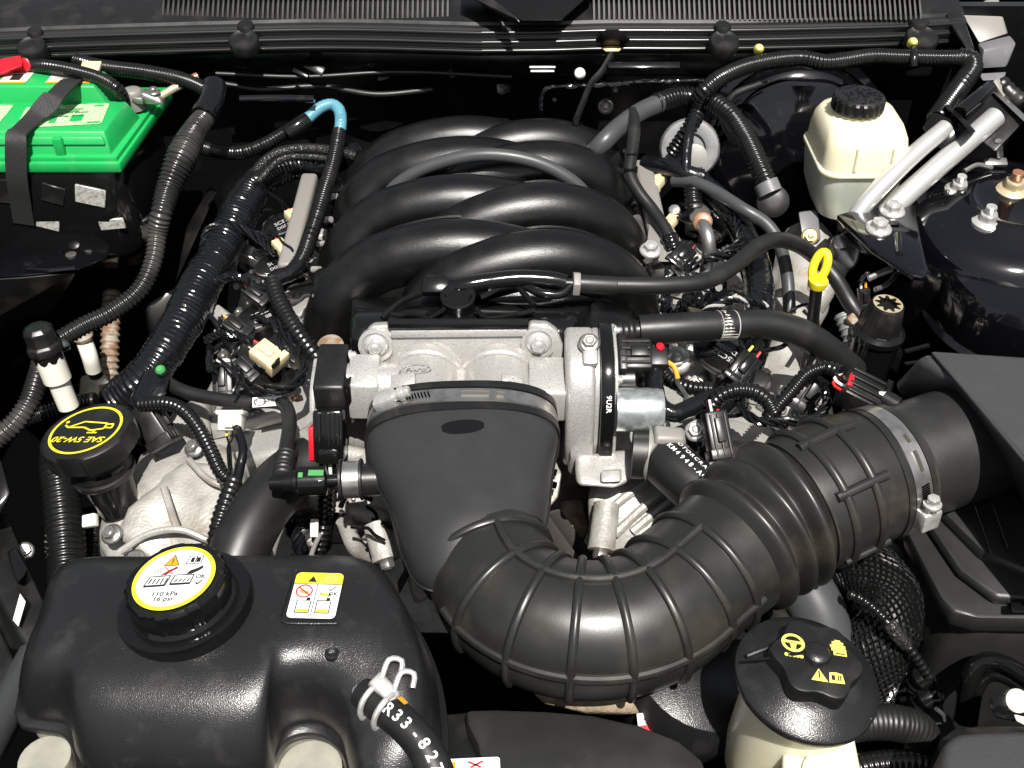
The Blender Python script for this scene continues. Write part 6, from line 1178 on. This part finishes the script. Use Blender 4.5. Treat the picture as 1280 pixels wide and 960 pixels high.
plug('injector_plug', 822, 228, .02, (-.5, -.7, -.2), (-.3, -.3, 1), .018, .014, .03, 'small beige plug with a red wire behind the right fuel rail', 'beige_plastic', ribs=1, wires=(('print_red', 1), ('tape', 1)), tail=[P(838, 220, .03), P(858, 218, .04)])
plug('injector_plug', 838, 278, .0, (-.5, -.7, -.2), (-.3, -.3, 1), .016, .014, .026, 'small beige plug beside the slim hose on the right bank', 'beige_plastic', ribs=1, wires=(('print_red', 1), ('tape', 1)), tail=[P(850, 272, .01), P(866, 262, .01)])
plug('coil_plug', 900, 378, -.01, (-.7, -.4, -.3), (-.2, -.4, 1), .022, .018, .034, 'black plug with orange wire between vacuum hose and crankcase hose', 'gloss_plastic', ribs=2, wires=(('print_orange', 1), ('tape', 1)), tail=[P(906, 366, .0), P(906, 352, .01)])
plug('injector_plug', 870, 396, -.01, (-.4, -.8, -.2), (-.2, -.3, 1), .026, .014, .02, 'flat beige plug half hidden behind the fat crankcase hose', 'beige_plastic', ribs=1)
plug('knock_plug', 1010, 492, .0, (-.5, -.5, -.6), (.3, -.4, 1), .03, .026, .05, 'black sensor plug lying under the rising conduit', 'satin_plastic', ribs=2)
plug('egr_plug', 850, 322, -.005, (-.6, -.6, -.4), (.3, -.5, 1), .03, .024, .04, 'glossy black multi-pin plug below the slim fuel hose', 'gloss_plastic', ribs=4, wires=(('print_red', 1), ('tape', 2)), tail=[P(858, 342, -.01), P(866, 350, -.01)])
plug('spare_plug', 330, 300, -.02, (.5, .6, -.4), (0, -.4, 1), .024, .02, .04, 'dark square plug between the thick loom and grey rail', 'satin_plastic', ribs=2)
plug('coil_plug', 308, 465, -.04, (.7, -.5, -.4), (.1, -.4, 1), .03, .022, .04, 'dark plug in front of the white socket frame', 'satin_plastic', ribs=2, wires=(('tape', 2),), tail=[P(292, 445, -.02), P(300, 430, -.01)])
# bolts and bare metal bits
t = thing('egr_pipe', 'bare steel elbow pipe with a copper collar on the right bank', 'pipe', P(886, 320, -.04))
B().tube(PP([(874, 274, .015), (882, 288, .018), (886, 305, .005), (885, 326, -.02), (882, 345, -.04)]), .0105, 18).obj('pipe', 'steel', t)
B().lathe([(.013, -.004), (.0145, 0), (.0145, .008), (.0115, .01)], frame(P(878, 278, .018), (-.1, -.7, .6)), 20).obj('collar', 'copper', t)
B().hull(PP([(858, 256, .01), (878, 250, .015), (890, 262, .01), (886, 282, .0), (862, 280, .0), (862, 262, -.04), (886, 282, -.04)])).obj('housing', 'steel', t, bev=.006)
B().lathe([(.009, 0), (.010, .003), (.008, .007), (.003, .008)], frame(P(843, 264, .005), (-.2, -.5, .8)), 16).obj('nut', 'steel', t)
hose('regulator_boot', [(866, 235, .03), (866, 248, .022), (868, 258, .015)], 24, 'loom', 'short concertina boot above the bare steel elbow pipe', 'boot', kind='corr', pitch=.007, amp=.2)
for (x, y, z, n_, r, nm) in ((826, 440, -.02, (-.4, -.5, .8), .011, 'bright nut beside the hooking branch conduit'), (847, 450, -.03, (-.3, -.6, .8), .012, 'bright bolt under the fat crankcase hose'), (870, 538, -.02, (-.2, -.6, .8), .009, 'small bolt beside the pale spring clamp'), (1000, 520, -.04, (0, -.5, .8), .01, 'bolt on the pale heat shield below the rising conduit')):
    t = thing('cover_bolt', nm, 'bolt', P(x, y, z)); hexbolt(t, P(x, y, z), n_, r, 'zinc'); B().lathe([(r*1.3, -.02), (r*1.3, -.001)], frame(P(x, y, z), n_), 16).obj('spacer', 'dirty_alu', t)
# loose wire bundles
wires('coil_wires', [(255, 310, .0), (258, 292, .015), (275, 281, .02), (300, 285, .015), (325, 300, .0), (345, 318, -.005)], 4, .0026, .006, 'shiny black coil wires arching off the thick left loom')
wires('coil_wires', [(272, 352, .0), (290, 345, .015), (308, 350, .01), (322, 362, .0), (335, 356, .005)], 5, .0026, .006, 'tangle of shiny wires over the second lettered coil')
wires('coil_wires', [(258, 425, -.015), (272, 418, .0), (292, 418, .01), (315, 428, .005)], 4, .0024, .005, 'shiny wires running into the big beige plug')
wires('looped_wires', [(296, 462, -.01), (310, 482, .0), (340, 488, .01), (368, 482, .01), (380, 462, .01), (372, 440, .0), (352, 412, .0), (338, 400, .0)], 3, .0028, .005, 'black wires looping in front of the beige plug up to the ribbed conduit')
wires('cover_wires', [(870, 400, .01), (890, 385, .02), (915, 374, .022), (940, 376, .02), (958, 384, .01)], 4, .0024, .005, 'striped thin wires crossing above the fat crankcase hose', ('tape', 'print_grey', 'tape'))
wires('cover_wires', [(895, 262, .01), (918, 275, .015), (925, 300, .01), (905, 318, .0), (880, 325, -.005)], 4, .0026, .006, 'shiny wires curling beside the bare steel elbow pipe')
wires('cover_wires', [(840, 345, .0), (832, 375, .0), (838, 400, -.01)], 5, .0028, .007, 'dark wires dropping behind the vacuum hose')
wires('cover_wires', [(868, 345, -.01), (860, 372, -.005), (846, 395, -.01)], 5, .003, .007, 'bundle of dark wires between the two smooth black hoses')
wires('low_wires', [(340, 620, -.1), (360, 650, -.12), (380, 690, -.14)], 4, .003, .008, 'dark wires behind the wide radiator hose')
hose('copper_seal', [(366, 497, -.03), (372, 499, -.03), (378, 497, -.03)], 8, 'copper', 'little orange rubber seal in front of the beige plug', 'seal')
t = thing('low_sensor', 'dark dusty sensor body with a white tag below the breather fitting', 'sensor', P(400, 690, -.2))
B().tube(PP([(372, 640, -.14), (380, 665, -.16), (398, 690, -.17)]), .022, 16, .003, corr(.014, .15)).obj('body', 'dusty_rubber', t)
B().box(frame(P(393, 660, -.12), (0, -.7, .7)), .01, .022, .004).obj('white_tag', 'white_plastic', t, bev=.001)
B().tube(PP([(400, 668, -.13), (392, 685, -.13), (386, 705, -.13)]), .003, 8).obj('pale_lead', 'rail_grey', t)
B().hull(PP([(415, 640, -.13), (432, 640, -.13), (432, 680, -.16), (412, 680, -.16), (420, 645, -.2), (430, 680, -.2)])).obj('plug', 'gloss_plastic', t, bev=.004)
hose('cross_tube', [(365, 690, -.16), (385, 689, -.16), (402, 690, -.16)], 16, 'loom', 'short glossy ribbed tube under the dusty sensor', 'tube', kind='corr', pitch=.006)
# ------------------------------------------------------------------ loose wires and small brackets crowding both banks
rc = random.Random(21)
def loose(name, n, x0, x1, y0, y1, z0, z1, label, group, mats, cat='wire'):
    for i in range(n):
        x, y, z = rc.uniform(x0, x1), rc.uniform(y0, y1), rc.uniform(z0, z1); a = rc.uniform(0, 2*PI); p = []
        for k in range(5):
            p.append(P(x, y, z)); a += rc.uniform(-.9, .9); st_ = rc.uniform(9, 17)
            x = min(x1, max(x0, x+math.cos(a)*st_)); y = min(y1, max(y0, y+math.sin(a)*st_)); z = min(z1, max(z0, z+rc.uniform(-.018, .018)))
        B().tube(p, rc.choice((.0022, .0026, .0034, .0045)), 7, .005).obj(name, mats[i % len(mats)], None, props=(label, cat, group))
loose('thin_wire', 16, 262, 392, 262, 500, -.05, .012, 'thin loose wire curling over the coils on the left valve cover', 'loose wires on the left bank', ('tape', 'loom', 'tape', 'loom', 'gloss_plastic', 'grey_hose'))
loose('thin_wire', 18, 800, 935, 230, 520, -.05, .012, 'thin loose wire curling over the coils on the right valve cover', 'loose wires on the right bank', ('tape', 'loom', 'gloss_plastic', 'loom', 'tape', 'grey_hose'))
loose('thin_wire', 6, 940, 1060, 380, 530, -.07, .0, 'thin loose wire lying on the crumpled heat shield', 'loose wires on the heat shield', ('tape', 'loom'))
loose('thin_wire', 7, 380, 500, 600, 700, -.15, -.08, 'thin loose wire below the breather fitting', 'loose wires under the breather', ('tape', 'loom', 'loom'))
loose('thin_wire', 6, 1100, 1180, 790, 900, -.26, -.16, 'thin loose wire deep beside the braided sleeve', 'loose wires beside the sleeve', ('loom', 'tape', 'grey_hose'))
def tabs(n, x0, x1, y0, y1, z0, z1, label, group):
    for i in range(n):
        q = P(rc.uniform(x0, x1), rc.uniform(y0, y1), rc.uniform(z0, z1)); w_, h_ = rc.uniform(.014, .03), rc.uniform(.008, .016)
        t = thing('small_bracket', label, 'bracket', q, group); fr = frame(q, (rc.uniform(-.5, .5), -.5, 1), (rc.uniform(-1, 1), 1, 0))
        B().hull([fr @ V(v) for v in ((-w_, -h_, -.02), (w_, -h_, -.02), (-w_, h_, -.02), (w_, h_, -.02), (-w_*.9, -h_*.7, 0), (w_*.7, -h_*.9, 0), (-w_*.8, h_*.8, 0), (w_*.9, h_*.6, 0))]).obj('plate', ('dirty_alu', 'cast_alu', 'steel')[i % 3], t, bev=.002)
        hexbolt(t, fr @ V((w_*.3, 0, .0005)), fr.to_3x3() @ V((0, 0, 1)), .006, 'steel')
tabs(7, 275, 385, 300, 500, -.07, -.045, 'small pale metal bracket with a bolt on the left valve cover', 'small brackets on the left bank')
tabs(8, 815, 930, 270, 530, -.07, -.045, 'small pale metal bracket with a bolt on the right valve cover', 'small brackets on the right bank')
tabs(3, 960, 1040, 400, 520, -.12, -.09, 'small pale metal bracket with a bolt on the heat shield', 'small brackets on the heat shield')
# dim lines and clips on the firewall
for k, (pts, r_, lb) in enumerate((([(280, 105, .07), (330, 112, .06), (400, 108, .06), (470, 118, .05), (540, 112, .05)], .0055, 'thin brake line running low across the dark firewall'), ([(270, 92, .1), (380, 96, .09), (500, 90, .09), (640, 96, .08)], .004, 'second thin line along the dark firewall under the cowl'), ([(920, 180, .05), (905, 150, .08), (915, 120, .1), (950, 105, .11)], .006, 'dark bent line beside the brake booster'))):
    B().tube(PP(pts), r_, 10, .01).obj('brake_line', 'hose_rubber', None, props=(lb, 'line'))
for (x, y, z) in ((430, 80, .09), (470, 88, .08), (560, 84, .09), (620, 104, .07)):
    B().hull([P(x, y, z), P(x+18, y-4, z), P(x+20, y+12, z-.02), P(x+2, y+16, z-.02), P(x, y, z-.03), P(x+20, y+12, z-.04)]).obj('pressed_pad', 'firewall_paint', fw, bev=.004)
